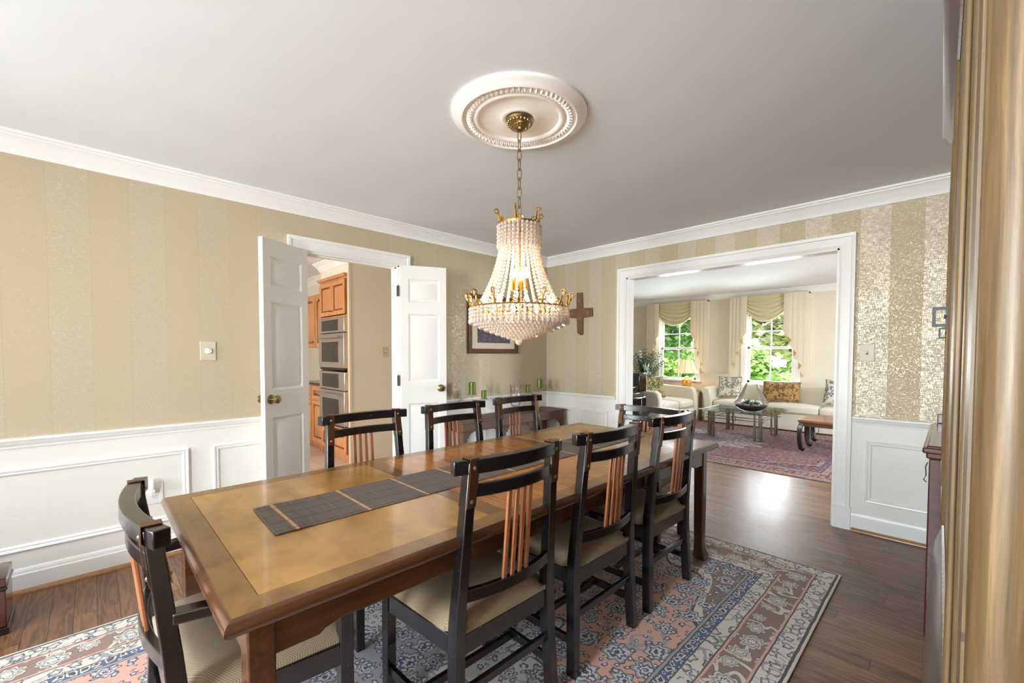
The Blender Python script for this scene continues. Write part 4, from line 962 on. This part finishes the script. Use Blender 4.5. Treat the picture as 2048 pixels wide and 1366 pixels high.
# front stiles and corner column
MB().box(.0, .05, -.012, .055, .05, AH - .1).tube([(.022, -.014, .12), (.022, -.014, AH - .16)], .020, 16).build('corner_post', MT['pine'], am, smooth=True, auto=40)
MB().box(.06, AD, -.010, .0, .85, AH - .18).box(.085, AD - .03, -.018, -.008, .93, AH - .26).build('side_panel', MT['pine'], am, bevel=.006)
MB().box(.06, AD, -.012, .0, .12, .74).build('lower_side_panel', MT['pine'], am, bevel=.006)
crp = [(0, 0), (.010, 0), (.016, .02), (.030, .035), (.040, .06), (.05, .07), (.05, .09), (0, .09)]
MB().molding(crp, (.018, 0, AH - .09), (.018, AW, AH - .09), (-1, 0, 0), Z, (1, 0), (1, 0)).molding(crp, (AD, 0, AH - .09), (.018, 0, AH - .09), (0, -1, 0), Z, no, (1, 0)).molding(crp, (.018, AW, AH - .09), (AD, AW, AH - .09), (0, 1, 0), Z, (1, 0), no).box(.018, AD, 0, AW, AH - .09, AH).build('cornice', MT['mahogany'], am, smooth=True)
def ring_pull(par, y, z, s=1.0):
    m_ = MB(); R = .019 * s; W_ = .022 * s; t_ = .0062 * s; x0 = -.030 * s; x1_ = x0 + W_
    m_.box(x0 - t_ / 2, x0 + t_ / 2, y - .004, y + .004, z - R, z + R).box(x1_ - t_ / 2, x1_ + t_ / 2, y - .004, y + .004, z - R, z + R)
    m_.box(x0 - t_ / 2, x1_ + t_ / 2, y - .0042, y + .0042, z - R - t_ / 2, z - R + t_ / 2).box(x0 - t_ / 2, x1_ + t_ / 2, y - .0042, y + .0042, z + R - t_ / 2, z + R + t_ / 2)
    m_.tube([(x1_ - .006 * s, y, z), (.0, y, z)], .0048 * s, 8); m_.box(-.002, .0, y - .014, y + .014, z - .03 * s, z + .03 * s)
    return m_.build('ring_pull', MT['iron'], par)
for k, (a, b) in enumerate(((.075, .875), (.885, 1.27), (1.28, 1.70))):
    d_ = MB().box(-.002, .018, a, b, .84, AH - .14 - .03 * k); frame(d_, (-.002, 0, 0), (0, 1, 0), (-1, 0, 0), a + .05, b - .05, .90, AH - .21 - .03 * k, [(0, 0), (.006, .002), (.006, .014), (0, .02)])
    do = d_.build('door', MT['pine'], am, bevel=.002)
    if k < 2: ring_pull(do, [.84, 1.23][k], [1.374, 1.351][k], [1, .7][k])
    hy = a + (.19 if k == 0 else .004); MB().tube([(-.0035, hy, 1.297), (-.0035, hy, 1.385)], .0028, 8).ball((-.0035, hy, 1.387), .0032, 8, 5).ball((-.0035, hy, 1.295), .0032, 8, 5).build('hinge', MT['antique_brass'], do, smooth=True)
# bulging drawer base
pr = [(.06, .06), (.012, .06), (-.016, .12), (-.027, .30), (-.031, .46), (-.027, .60), (-.016, .70), (.002, .76), (.03, .79), (.06, .79)]
MB().prism(pr, .06, 1.39, 'y').build('bulging_drawer_front', MT['olive'], am, smooth=True, auto=50)
MB().box(.03, AD, .0, AW - .30, .06, .80).box(.02, AD, .02, AW, .0, .06).box(.03, AD, AW - .30, AW, .06, .8).build('base', MT['mahogany'], am, bevel=.004)

# ------------------------------------------------------------------ living room shell
lw = MB(); Y1, Y2 = 5.1, 5.22
W1, W2 = (-1.12, -.29), (.66, 1.49); WZ0, WZ1 = .74, 2.08
for a, b in ((-2.6, W1[0]), (W1[1], W2[0]), (W2[1], 5.7)): lw.box(a, b, Y1, Y2, 0, HL)
for a, b in (W1, W2): lw.box(a, b, Y1, Y2, 0, WZ0); lw.box(a, b, Y1, Y2, WZ1, HL)
lw.box(-2.6, -2.5, T, Y1, 0, HL)
for a, b in ((T, 1.6), (3.2, Y1)): lw.box(5.5, 5.6, a, b, 0, HL)
lw.box(5.5, 5.6, 1.6, 3.2, 0, .75).box(5.5, 5.6, 1.6, 3.2, 2.05, HL)
lw.box(-2.6, OX0, T, T + .012, 0, HL).box(OX1, 5.6, T, T + .012, 0, HL).box(OX0, OX1, T, T + .012, OZ, HL)
struct(lw.build('wall_living_room', MT['living_wall']))
window('window_3', W1[0], W1[1], WZ0, WZ1, Y1, -1); window('window_4', W2[0], W2[1], WZ0, WZ1, Y1, -1)
m_ = MB().molding(crown, (-2.5, Y1, HL), (5.5, Y1, HL), (0, -1, 0), Z, inn, inn).molding(crown, (-2.5, T + .012, HL), (-2.5, Y1, HL), (1, 0, 0), Z, inn, inn)
struct(m_.build('trim_12', MT['trim'], smooth=True)); struct(MB().molding(base, (-2.5, Y1, 0), (5.5, Y1, 0), (0, -1, 0), Z, inn, inn).build('baseboard_living_room', MT['trim'], smooth=True))

# window treatments: swag + two cascades each
def jabot(par, x_in, x_out, y, ztop, z_in, z_out):
    """cascading tail from inner edge (short) to outer edge (long); reverse folds show lining"""
    m_ = MB(); nf = 4; W = abs(x_out - x_in); s = 1 if x_out > x_in else -1; seq = []
    # plan path: forward steps with reverse returns
    x = 0; y_ = -.045; path = [(0, y_, 0)]; fwd = W / (nf - (nf - 1) * .42); L = 0
    for k in range(nf):
        L += fwd; x += fwd; path.append((x, y_ - .006, L))
        if k < nf - 1: L += fwd * .42; x -= fwd * .42; y_ += .012; path.append((x, y_, L))
    tot = L; vs = []; fm = []
    for i in range(len(path) - 1):
        (xa, ya, la), (xb, yb, lb) = path[i], path[i + 1]; n_ = 3
        for k in range(n_):
            ta, tb_ = k / n_, (k + 1) / n_
            q = []
            for t_ in (ta, tb_):
                xx = xa + (xb - xa) * t_; yy = ya + (yb - ya) * t_ - .006 * sin(pi * t_); ll = (la + (lb - la) * t_) / tot; q.append((xx, yy, ll))
            zb = [z_in + (z_out - z_in) * c_[2] for c_ in q]
            o = len(vs)
            vsq = [(x_in + s * q[0][0], y + q[0][1], ztop), (x_in + s * q[1][0], y + q[1][1], ztop), (x_in + s * q[1][0], y + q[1][1], zb[1]), (x_in + s * q[0][0], y + q[0][1], zb[0])]
            m_.add(vsq, [(0, 1, 2, 3)], i % 2)
    return m_.build('cascade', [MT['drape'], MT['lining']], par, thick=.004)
def swag(par, x0, x1, y, ztop, zc_, zs):
    m_ = MB(); nu, nv = 24, 40; vs = []; fs_ = []
    for j in range(nv + 1):
        v = j / nv
        for i in range(nu + 1):
            u = i / nu; c_ = 1 - (2 * u - 1) ** 2
            zb = zs + (zc_ - zs) * c_ ** .8; zt = ztop - .05 * v * 0
            z = ztop + (zb - ztop) * (v ** (1.0)); yy = y - .02 - .035 * c_ * v - .024 * sin(v * 2 * pi * 5.5) * (.35 + .65 * c_) * (1 if v > .12 else v / .12)
            vs.append((x0 + (x1 - x0) * u, yy, z))
    for j in range(nv):
        for i in range(nu): a = j * (nu + 1) + i; fs_.append((a, a + 1, a + nu + 2, a + nu + 1))
    m_.add(vs, fs_); return m_.build('swag', MT['swag'], par, smooth=True, thick=.004, auto=180)
def treatment(label, xo0, xi0, xi1, xo1, sw0, sw1):
    t = thing('window_valance', label, 'curtain', ((xo0 + xo1) / 2, Y1 - .10, 2.385)); X, Y, Zz = t.location
    MB().box(xo0 - X, xo1 - X, -.03, .095, -.02, .012).build('mounting_board', MT['drape'], t)
    for xx in (xo0 - X, xo1 - X - .006): MB().box(xx, xx + .006, -.03, .095, -1.49, 0).build('side_return', MT['drape'], t)
    jabot(t, xi0 - X, xo0 - X, -.035, .0, 1.70 - Zz, .86 - Zz); jabot(t, xi1 - X, xo1 - X, -.035, .0, 1.70 - Zz, .86 - Zz)
    swag(t, sw0 - X, sw1 - X, -.012, 0, 1.895 - Zz, 2.13 - Zz)
treatment('cream swag and cascade curtain on the left garden window, behind the lamp', -1.36, -1.06, -.36, -.04, -1.09, -.33)
treatment('cream swag and cascade curtain on the right garden window, behind the sofa', .40, .72, 1.33, 1.70, .69, 1.36)

# ------------------------------------------------------------------ soft furniture
def puff(x0, x1, y0, y1, z0, z1, r=.04, crown_=.02, n=12):
    """rounded cushion block as superellipsoid-like mesh"""
    m_ = MB(); cx, cy, cz = (x0 + x1) / 2, (y0 + y1) / 2, (z0 + z1) / 2; hx, hy, hz = (x1 - x0) / 2, (y1 - y0) / 2, (z1 - z0) / 2
    N = n; vs = []; idx = {}; fs_ = []
    def V(i, j, k):
        key = (i, j, k)
        if key not in idx:
            u, v, w_ = [2 * q / N - 1 for q in (i, j, k)]
            p = [u * hx, v * hy, w_ * hz]; inner = (hx - r, hy - r, min(hz, hz) - min(r, hz * .98)); rr = min(r, hz * .98)
            c_ = [max(-a, min(a, b)) for a, b in zip((hx - r, hy - r, hz - rr), p)]
            d_ = Vector(p) - Vector(c_)
            if d_.length > 1e-6: q = Vector(c_) + d_.normalized() * rr
            else: q = Vector(p)
            q.z += crown_ * (1 - u * u) * (1 - v * v) * (1 if w_ > 0 else 0)
            idx[key] = len(vs); vs.append((cx + q.x, cy + q.y, cz + q.z))
        return idx[key]
    for a in range(N):
        for b in range(N):
            for f in ((lambda p, q: (p, q, 0)), (lambda p, q: (p, q, N)), (lambda p, q: (p, 0, q)), (lambda p, q: (p, N, q)), (lambda p, q: (0, p, q)), (lambda p, q: (N, p, q))):
                fs_.append((V(*f(a, b)), V(*f(a + 1, b)), V(*f(a + 1, b + 1)), V(*f(a, b + 1))))
    m_.add(vs, fs_); return m_
def pillow(name, label, w_, h_, t_, mat, loc, rot, fringe_=False, cat='cushion', group=None, piping=None):
    m_ = MB(); n = 14; vs = []; fs_ = []
    for s in (1, -1):
        for j in range(n + 1):
            for i in range(n + 1):
                u, v = 2 * i / n - 1, 2 * j / n - 1; k = (1 - u ** 4) * (1 - v ** 4); pin = 1 - .06 * (1 - abs(u)) * (abs(v) ** 3) - .0
                pinu = 1 - .07 * (1 - v * v) ** 1 * (abs(u) ** 3); pinv = 1 - .07 * (1 - u * u) * (abs(v) ** 3)
                vs.append((u * w_ / 2 * pinu, s * t_ / 2 * max(0, k) ** .55, v * h_ / 2 * pinv + h_ / 2))
    R_ = n + 1; K = R_ * R_
    for j in range(n):
        for i in range(n): a = j * R_ + i; fs_ += [(a, a + 1, a + R_ + 1, a + R_), (K + a, K + a + R_, K + a + R_ + 1, K + a + 1)]
    for i in range(n): fs_ += [(i, i + 1, K + i + 1, K + i), (n * R_ + i, K + n * R_ + i, K + n * R_ + i + 1, n * R_ + i + 1), (i * R_, K + i * R_, K + (i + 1) * R_, (i + 1) * R_), (i * R_ + n, (i + 1) * R_ + n, K + (i + 1) * R_ + n, K + i * R_ + n)]
    m_.add(vs, fs_)
    t = thing(name, label, cat, loc, 0, group); t.rotation_euler = rot
    m_.build('cover', mat, t, smooth=True, auto=180)
    P = []
    for k in range(40):
        a = k / 10
        e = int(a); f = a - e
        c = [(-1, -1), (1, -1), (1, 1), (-1, 1), (-1, -1)]; u = c[e][0] + (c[e + 1][0] - c[e][0]) * f; v = c[e][1] + (c[e + 1][1] - c[e][1]) * f
        P.append((u * w_ / 2 * (1 - .07 * (1 - v * v) * abs(u) ** 3), 0, v * h_ / 2 * (1 - .07 * (1 - u * u) * abs(v) ** 3) + h_ / 2))
    MB().tube(P, .005 if not fringe_ else .012, 6, closed=True, upv=(0, 1, 0)).build('fringe' if fringe_ else 'piping', piping or mat, t, smooth=True)
    return t
# sofa facing -y under the right window
SFy = 4.34
sf = thing('sofa', 'long cream sofa with floral cushions under the right garden window', 'sofa', (1.66, SFy, 0))
def SB(m, x0, x1, y0, y1, z0, z1, **k): return puff(x0 - 1.66, x1 - 1.66, y0 - SFy, y1 - SFy, z0, z1, **k)
sx0, sx1 = .17, 3.03
SB(0, sx0 + .14, sx1 - .14, SFy + .05, 4.98, .05, .30, r=.02, crown_=0).build('base', MT['sofa'], sf, smooth=True)
xs = [sx0 + .16, sx0 + .16 + .83, sx0 + .16 + 1.66, sx1 - .16]
for k in range(3):
    SB(0, xs[k] + .002, xs[k + 1] - .002, SFy + .0, 4.86, .29, .43, r=.045, crown_=.025).build('seat_cushion', MT['sofa'], sf, smooth=True)
    # skirt panel with kick pleats
    m_ = MB().box(xs[k] + .004 - 1.66, xs[k + 1] - .004 - 1.66, .028, .045, .015, .27); m_.build('skirt', MT['sofa'], sf, bevel=.004)
for k, (a, b) in enumerate(((sx0 + .10, 1.52), (1.52, 2.30), (2.30, sx1 - .1))):
    SB(0, a, b, 4.80, 5.0, .30, .735, r=.07, crown_=0).build('back', MT['sofa'], sf, smooth=True)
for s, xa in ((-1, sx0), (1, sx1)):
    # flared arm
    m_ = MB(); P = []; pr_ = [(0, .02), (0, .30), (-.01, .42), (-.035, .54), (-.06, .60), (-.055, .635), (-.02, .655), (.05, .65), (.09, .62), (.13, .45), (.15, .30), (.15, .02)]
    pts = [((xa + (p if s < 0 else -p)) - 1.66, z) for p, z in pr_]
    m_.prism(pts, .0, .64, 'y'); m_.build('arm', MT['sofa'], sf, bevel=.02, seg=3)
pillow('throw_cushion', 'cream floral square cushion at the left end of the long sofa', .40, .40, .13, MT['cush_flower'], (.52, 4.64, .47), (radians(-14), 0, radians(8)), piping=MT['cush_green'])
pillow('lumbar_cushion', 'wide red and gold needlepoint cushion with fringe on the sofa', .58, .36, .16, MT['cush_red'], (1.37, 4.60, .46), (radians(-20), 0, radians(-2)), True, piping=MT['cush_red'])
pillow('throw_cushion', 'grey leaf patterned cushion at the right of the sofa', .42, .42, .14, MT['cush_leaf'], (2.22, 4.50, .46), (radians(-16), radians(6), radians(10)))

# loveseat facing +x
lv = thing('loveseat', 'short cream loveseat in front of the table lamp, side on to the doorway', 'loveseat', (-.38, 3.54, 0))
def LB(x0, x1, y0, y1, z0, z1, **k): return puff(x0 + .38, x1 + .38, y0 - 3.54, y1 - 3.54, z0, z1, **k)
LB(-.80, .06, 2.90, 4.20, .04, .29, r=.02, crown_=0).build('base', MT['sofa'], lv, smooth=True)
for k, (a, b) in enumerate(((2.93, 3.535), (3.545, 4.15))): LB(-.66, .07, a, b, .285, .44, r=.05, crown_=.03).build('seat_cushion', MT['sofa'], lv, smooth=True)
LB(-.88, -.62, 2.80, 4.28, .06, .80, r=.10, crown_=0).build('back', MT['sofa'], lv, smooth=True)
for y0 in (2.76, 4.16):
    pr_ = [(-.80, .03), (.07, .03), (.085, .30), (.07, .52), (.04, .62), (-.02, .66), (-.20, .66), (-.50, .675), (-.80, .70)]
    MB().prism([(x + .38, z) for x, z in pr_], y0 - 3.54, y0 + .14 - 3.54, 'y').build('arm', MT['sofa'], lv, bevel=.03, seg=4)
pillow('throw_cushion', 'green and tan fringed cushion against the near arm of the loveseat', .44, .42, .14, MT['cush_green'], (-.50, 3.03, .47), (radians(-12), 0, radians(52)), True, piping=MT['lining'])
pillow('throw_cushion', 'green floral needlepoint cushion in the middle of the loveseat', .44, .40, .14, MT['cush_green'], (-.44, 3.60, .47), (radians(-14), 0, radians(60)), piping=MT['olive'])

# side tables of metal rods, lamp
def rod_leg(par, x, y, z1, s=.03, n3=True):
    m_ = MB()
    for dx, dy in ((0, 0), (s * 1.4, 0), (0, s * 1.4)): m_.box(x + dx - .011, x + dx + .011, y + dy - .011, y + dy + .011, 0, z1)
    for z in (.06, .11, z1 - .10, z1 - .15): m_.tube([(x - .025, y, z), (x + s * 1.4 + .025, y, z)], .005, 6); m_.tube([(x, y - .025, z), (x, y + s * 1.4 + .025, z)], .005, 6)
    return m_.build('leg', MT['pewter'], par)
st_ = thing('side_table', 'metal rod side table in the gap between loveseat and sofa', 'side table', (0, 0, 0))
st_.location = (-.22, 4.66, 0)
for (x, y) in ((-.30, -.20), (.26, -.20), (.26, .16), (-.30, .16)): rod_leg(st_, x, y, .56)
MB().box(-.34, .34, -.24, .24, .56, .575).build('glass_top', MT['tableglass'], st_, bevel=.003)
lp = thing('table_lamp', 'lit table lamp with cream bell shade and orange porcelain base', 'lamp', (-.28, 4.60, .576))
MB().lathe([(0, 0), (.055, 0), (.055, .012), (.04, .015), (0, .015)], (0, 0, 0), 24).build('foot', MT['rosewood'], lp, smooth=True)
MB().lathe([(0, .015), (.05, .015), (.075, .06), (.095, .12), (.098, .16), (.085, .20), (.045, .225), (.04, .25), (.03, .262), (0, .262)], (0, 0, 0), 32).build('base', MT['porcelain'], lp, smooth=True)
MB().lathe([(.006, .26), (.006, .62), (.012, .625), (.004, .65), (0, .655)], (0, 0, 0), 10).build('stem', MT['brass'], lp, smooth=True)
sh = MB(); seg = 24; prf = [(.235, .335), (.19, .40), (.155, .47), (.13, .54), (.118, .60)]; sh.lathe(prf, (0, 0, 0), 32, cap=False); so2 = sh.build('shade', MT['shade'], lp, smooth=True, thick=.003)
m_ = MB()
for i in range(8): a = 2 * pi * i / 8 + .2; m_.tube([((r + .003) * cos(a), (r + .003) * sin(a), z) for r, z in prf], .003, 5)
m_.build('seam', MT['lining'], so2); point('table_lamp_light', (-.28, 4.60, 1.03), 5, (1, .74, .45), .05)

# plant behind the loveseat in a wooden planter
pl = thing('potted_plant', 'leafy green houseplant in a wooden planter behind the loveseat', 'plant', (-1.22, 4.62, 0))
MB().box(-.24, .24, -.17, .17, .62, .80).box(-.21, -.18, -.14, -.11, 0, .62).box(.18, .21, -.14, -.11, 0, .62).box(-.21, -.18, .11, .14, 0, .62).box(.18, .21, .11, .14, 0, .62).build('planter', MT['mahogany'], pl, bevel=.005)
rnd = random.Random(5); lm = MB(); sm = MB()
for k in range(22):
    a = rnd.uniform(0, 2 * pi); lean = rnd.uniform(.12, .62); L = rnd.uniform(.38, .66) - lean * .15; P = []
    bx_, by_ = rnd.uniform(-.12, .12), rnd.uniform(-.08, .08)
    for j in range(9):
        t_ = j / 8; P.append(Vector((bx_ + cos(a) * lean * L * (t_ + .5 * t_ * t_), by_ + sin(a) * .5 * lean * L * (t_ + .4 * t_ * t_), .78 + L * (t_ - .25 * lean * t_ * t_))))
    sm.tube(P, .006, 5, scale=[1.3 - .9 * j / 8 for j in range(9)])
    for j in range(2, 9):
        for s in (-1, 1):
            p = P[j]; d_ = (P[j] - P[j - 1]).normalized(); side = d_.cross(Vector((sin(a), -cos(a), .3))).normalized() * s; tip = p + (side * .9 + d_ * .7) * (.085 * (1.1 - .4 * j / 8)); mid = (p + tip) / 2; wv = d_ * .020
            lm.add([p, mid + wv, tip, mid - wv + Vector((0, 0, .006))], [(0, 1, 2, 3)])
sm.build('stem', MT['foliage'], pl, smooth=True); lm.build('leaves', MT['foliage'], pl, thick=.002)

# coffee table
ct = thing('coffee_table', 'glass coffee table with clipped corners and metal rod legs in the living room', 'coffee table', (1.18, 3.36, .009))
def octg(hx, hy, c_): return [(-hx + c_, -hy), (hx - c_, -hy), (hx, -hy + c_), (hx, hy - c_), (hx - c_, hy), (-hx + c_, hy), (-hx, hy - c_), (-hx, -hy + c_)]
MB().prism(octg(.53, .56, .14), .400, .415, 'z').build('glass_top', MT['tableglass'], ct, bevel=.005)
for sx_ in (-1, 1):
    for sy_ in (-1, 1):
        m_ = MB(); x, y = sx_ * .36, sy_ * .42
        for dx, dy, w_ in ((0, 0, .017), (-sx_ * .07, 0, .013), (0, -sy_ * .07, .013)): m_.box(x + dx - w_, x + dx + w_, y + dy - w_, y + dy + w_, 0, .40)
        for z in (.05, .10): m_.tube([(x + sx_ * .04, y, z), (x - sx_ * .10, y, z)], .006, 6); m_.tube([(x, y + sy_ * .04, z), (x, y - sy_ * .10, z)], .006, 6)
        m_.build('leg', MT['pewter'], ct, bevel=.002)
m_ = MB()
for z in (.29, .33):
    for s in (-1, 1): m_.tube([(-.42, s * .42, z), (.42, s * .42, z)], .007, 6); m_.tube([(s * .36, -.48, z), (s * .36, .48, z)], .007, 6)
for s in (-1, 1): m_.box(-.03, -.02, s * .42 - .008, s * .42 + .008, .27, .35).box(.02, .03, s * .42 - .008, s * .42 + .008, .27, .35)
m_.build('rod_frame', MT['pewter'], ct, smooth=True)
tr = thing('glass_terrarium', 'teardrop glass terrarium with succulents on the glass coffee table', 'terrarium', (1.36, 3.13, .4245))
MB().lathe([(0, .004), (.10, .004), (.16, .03), (.215, .075), (.232, .12), (.215, .165), (.16, .27), (.10, .38), (.082, .425), (.078, .425), (.096, .38), (.156, .27), (.211, .165), (.228, .12)], (0, 0, 0), 40, cap=False).build('glass', MT['glass'], tr, smooth=True)
MB().lathe([(0, .010), (.10, .010), (.155, .035), (.206, .078), (.215, .095), (.1, .108), (0, .112)], (0, 0, 0), 32).build('soil', plain('dark_soil', (58, 42, 34), .95), tr, smooth=True)
m_ = MB(); rnd = random.Random(3)
for (cx, cy, s) in ((-.05, 0, 1), (.05, .04, .8), (.02, -.06, .7), (-.11, .05, .5), (.11, -.02, .55), (-.1, -.07, .45)):
    for k in range(22):
        a = rnd.uniform(0, 2 * pi); el = rnd.uniform(.3, 1.3); L = .11 * s * rnd.uniform(.7, 1.1); d_ = Vector((cos(a) * cos(el), sin(a) * cos(el), sin(el))); sd = Vector((-sin(a), cos(a), 0)) * .012 * s; o = Vector((cx, cy, .10)); mid = o + d_ * L * .4
        m_.add([o, mid + sd, o + d_ * L, mid - sd, mid + Vector((0, 0, -.006))], [(0, 1, 2, 3), (0, 4, 1), (1, 4, 2), (2, 4, 3), (3, 4, 0)])
m_.build('succulents', plain('succulent_green', (58, 84, 76), .5), tr)
m_ = MB()
for k in range(26): a = rnd.uniform(0, 2 * pi); r = rnd.uniform(.10, .18); m_.ball((r * cos(a), r * sin(a), .105), rnd.uniform(.008, .018), 6, 4)
m_.build('pebbles', plain('pale_pebbles', (176, 160, 146), .8), tr)['kind'] = 'stuff'
bk = thing('coffee_table_book', 'large grey book lying beside the terrarium on the coffee table', 'book', (1.02, 3.36, .4245), .15)
MB().box(-.17, .17, -.12, .12, .0, .005).box(-.17, .17, -.12, .12, .040, .045).box(-.17, -.164, -.12, .12, 0, .045).build('cover', plain('grey_book_cover', (104, 108, 100), .5), bk); MB().box(-.163, .163, -.114, .114, .005, .040).build('pages', MT['beige'], bk)

# nesting tables
def nest(label, x0, y0, x1, y1, zt_, name='nesting_table'):
    t = thing(name, label, 'side table', ((x0 + x1) / 2, (y0 + y1) / 2, .009), 0, 'nest of dark wooden tables'); hx, hy = (x1 - x0) / 2, (y1 - y0) / 2
    MB().box(-hx, hx, -hy, hy, zt_ - .03, zt_).build('top', MT['nest_top'], t, bevel=.008); MB().box(-hx + .04, hx - .04, -hy + .04, hy - .04, zt_ - .085, zt_ - .03).build('apron', MT['rosewood'], t, bevel=.004)
    for sx_ in (-1, 1):
        for sy_ in (-1, 1):
            P = [(sx_ * (hx - .04), sy_ * (hy - .04), zt_ - .04), (sx_ * (hx - .022), sy_ * (hy - .022), zt_ - .11), (sx_ * (hx - .022), sy_ * (hy - .022), .16), (sx_ * (hx - .035), sy_ * (hy - .035), .05), (sx_ * (hx - .060), sy_ * (hy - .060), .034)]
            MB().sweep(P, [(-.026, -.026), (.026, -.026), (.026, .026), (-.026, .026)], (0, 1, 0)).build('leg', MT['lacquer'], t, bevel=.006)
    return t
MT['nest_top'] = wood('nest_table_top', (112, 62, 38), (164, 104, 70), 'x', 1, .25)
nest('larger dark wooden nesting table with curved legs, nearer the doorway', 2.08, 2.60, 2.86, 3.10, .425); nest('smaller dark wooden nesting table tucked behind the larger one', 2.05, 3.14, 2.74, 3.56, .395)

# piano corner and bench
pn = thing('piano', 'black piano keyboard end showing past the left side of the opening', 'piano', (-.46, 1.40, .009))
px = lambda x0, x1, y0, y1, z0, z1: (x0, x1, y0, y1, z0, z1)
MB().box(-1.0, .53, .25, .85, .60, .68).box(-1.0, .56, .24, .86, .58, .605).build('keybed', MT['black_piano'], pn, bevel=.01)
MB().box(-1.0, .47, .27, .60, .68, .695).build('keys', MT['white_plastic'], pn)
MB().prism([(.22, .68), (.70, .68), (.70, .79), (.30, .745), (.22, .72)][::-1], .47, .52, 'x').build('cheek', MT['black_piano'], pn, bevel=.01)
MB().box(-1.0, .52, .72, .95, .68, .98).build('case', MT['black_piano'], pn, bevel=.01); MB().box(-1.0, .52, .80, .95, 0, .6).box(.42, .50, .30, .38, 0, .6).build('stand', MT['black_piano'], pn, bevel=.01)
bn = thing('piano_bench', 'black leather piano bench beside the opening, behind the far armchair', 'bench', (.34, 1.43, .009), .05)
MB().box(-.42, .20, -.17, .17, .43, .50).build('seat', MT['black_piano'], bn, bevel=.02, seg=3)
for x in (-.38, .16):
    for y in (-.13, .13): MB().box(x - .022, x + .022, y - .022, y + .022, 0, .43).build('leg', MT['black_piano'], bn, bevel=.003)

# ------------------------------------------------------------------ garden outside
def leafmat(name, a, b):
    t = NT(name); n = t.noise(t.co, 3, 2); t.set(col=t.mix(n.outputs[0], rgb(*a), rgb(*b)), rough=.6); return t.m
MT['lf1'] = leafmat('garden_leaf_green', (96, 140, 62), (176, 204, 110)); MT['lf2'] = leafmat('garden_leaf_reddish', (168, 132, 118), (164, 178, 116)); MT['lf3'] = leafmat('garden_leaf_dark', (76, 112, 56), (150, 176, 100))
MT['bark'] = plain('bark', (74, 60, 50), .9)
def lawn():
    t = NT('lawn_grass'); n = t.noise(t.co, 2.5, 5, .7); t.set(col=t.ramp(n.outputs[0], [(.3, rgb(96, 140, 56)), (.7, rgb(160, 196, 96))]), rough=.9); return t.m
la = MB().box(-40, 40, 5.4, 60, -.70, -.55).build('lawn', lawn()); la['kind'] = 'stuff'; tag(la, 'sunlit green lawn outside the garden windows', 'lawn')
dv = MB().box(-40, 40, 13.2, 15.4, -.549, -.53).build('driveway', plain('asphalt', (120, 120, 124), .9)); tag(dv, 'grey driveway strip crossing the lawn outside the windows', 'driveway')
def shrub(name, label, x, y, z0, rx, rz, n, mat, trunk=0, group=None, seed=1, ls=.13):
    t = thing(name, label, 'tree' if trunk else 'shrub', (x, y, -.55), 0, group); rnd = random.Random(seed); m_ = MB()
    for k in range(n):
        while True:
            u = Vector((rnd.uniform(-1, 1), rnd.uniform(-1, 1), rnd.uniform(-1, 1)))
            if .35 < u.length < 1: break
        lump = 1 + .18 * sin(u.x * 7 + seed) * sin(u.z * 6) ; p = Vector((u.x * rx, u.y * rx, u.z * rz)) * lump + Vector((0, 0, z0 + trunk))
        if p.z < .2: p.z = .2
        a, b = rnd.uniform(0, pi), rnd.uniform(0, pi); d1 = Vector((cos(a), sin(a), rnd.uniform(-.6, .6))) * ls; d2 = Vector((-sin(a) * cos(b), cos(a) * cos(b), sin(b))) * ls * .6
        m_.add([p - d1, p + d2, p + d1, p - d2], [(0, 1, 2, 3)])
    m_.build('foliage', mat, t)
    if trunk: MB().tube([(0, 0, .04), (.05, 0, trunk * .5), (0, .05, trunk + z0)], .12, 8).tube([(0, 0, trunk * .8), (rx * .4, 0, trunk + z0)], .06, 6).tube([(0, 0, trunk * .7), (-rx * .4, .1, trunk + z0)], .06, 6).build('trunk', MT['bark'], t, smooth=True)
    return t
shrub('maple_tree', 'reddish green tree crown outside the right garden window', .35, 10.5, 1.2, 2.1, 1.6, 6500, MT['lf2'], 2.2, None, 2)
shrub('maple_tree', 'green leafed tree outside the left garden window', -4.4, 10.0, 1.0, 2.1, 1.6, 6000, MT['lf3'], 2.1, None, 3)
for i, (x, y, s, lb) in enumerate(((-.3, 17, 1.35, 'round bright green shrub across the driveway, left in the right window'), (-3.4, 17.3, 1.45, 'round bright green shrub across the driveway, right in the left window'), (-6.8, 17.6, 1.5, 'leafy green shrub across the driveway, in the left window'), (-10.4, 18, 1.55, 'green shrub across the driveway, behind the houseplant'), (3.0, 18.2, 1.5, 'green shrub across the driveway, far right in the right window'))):
    shrub('garden_shrub', lb, x, y, s * .8, s * 1.0, s * .95, 3000, MT['lf1'], 0, 'shrubs beyond the driveway', 10 + i, .16)
shrub('boxwood_hedge', 'low bright green shrub just under the right garden window', 1.0, 6.9, .75, 1.0, .62, 3500, MT['lf1'], 0, None, 31, .07)
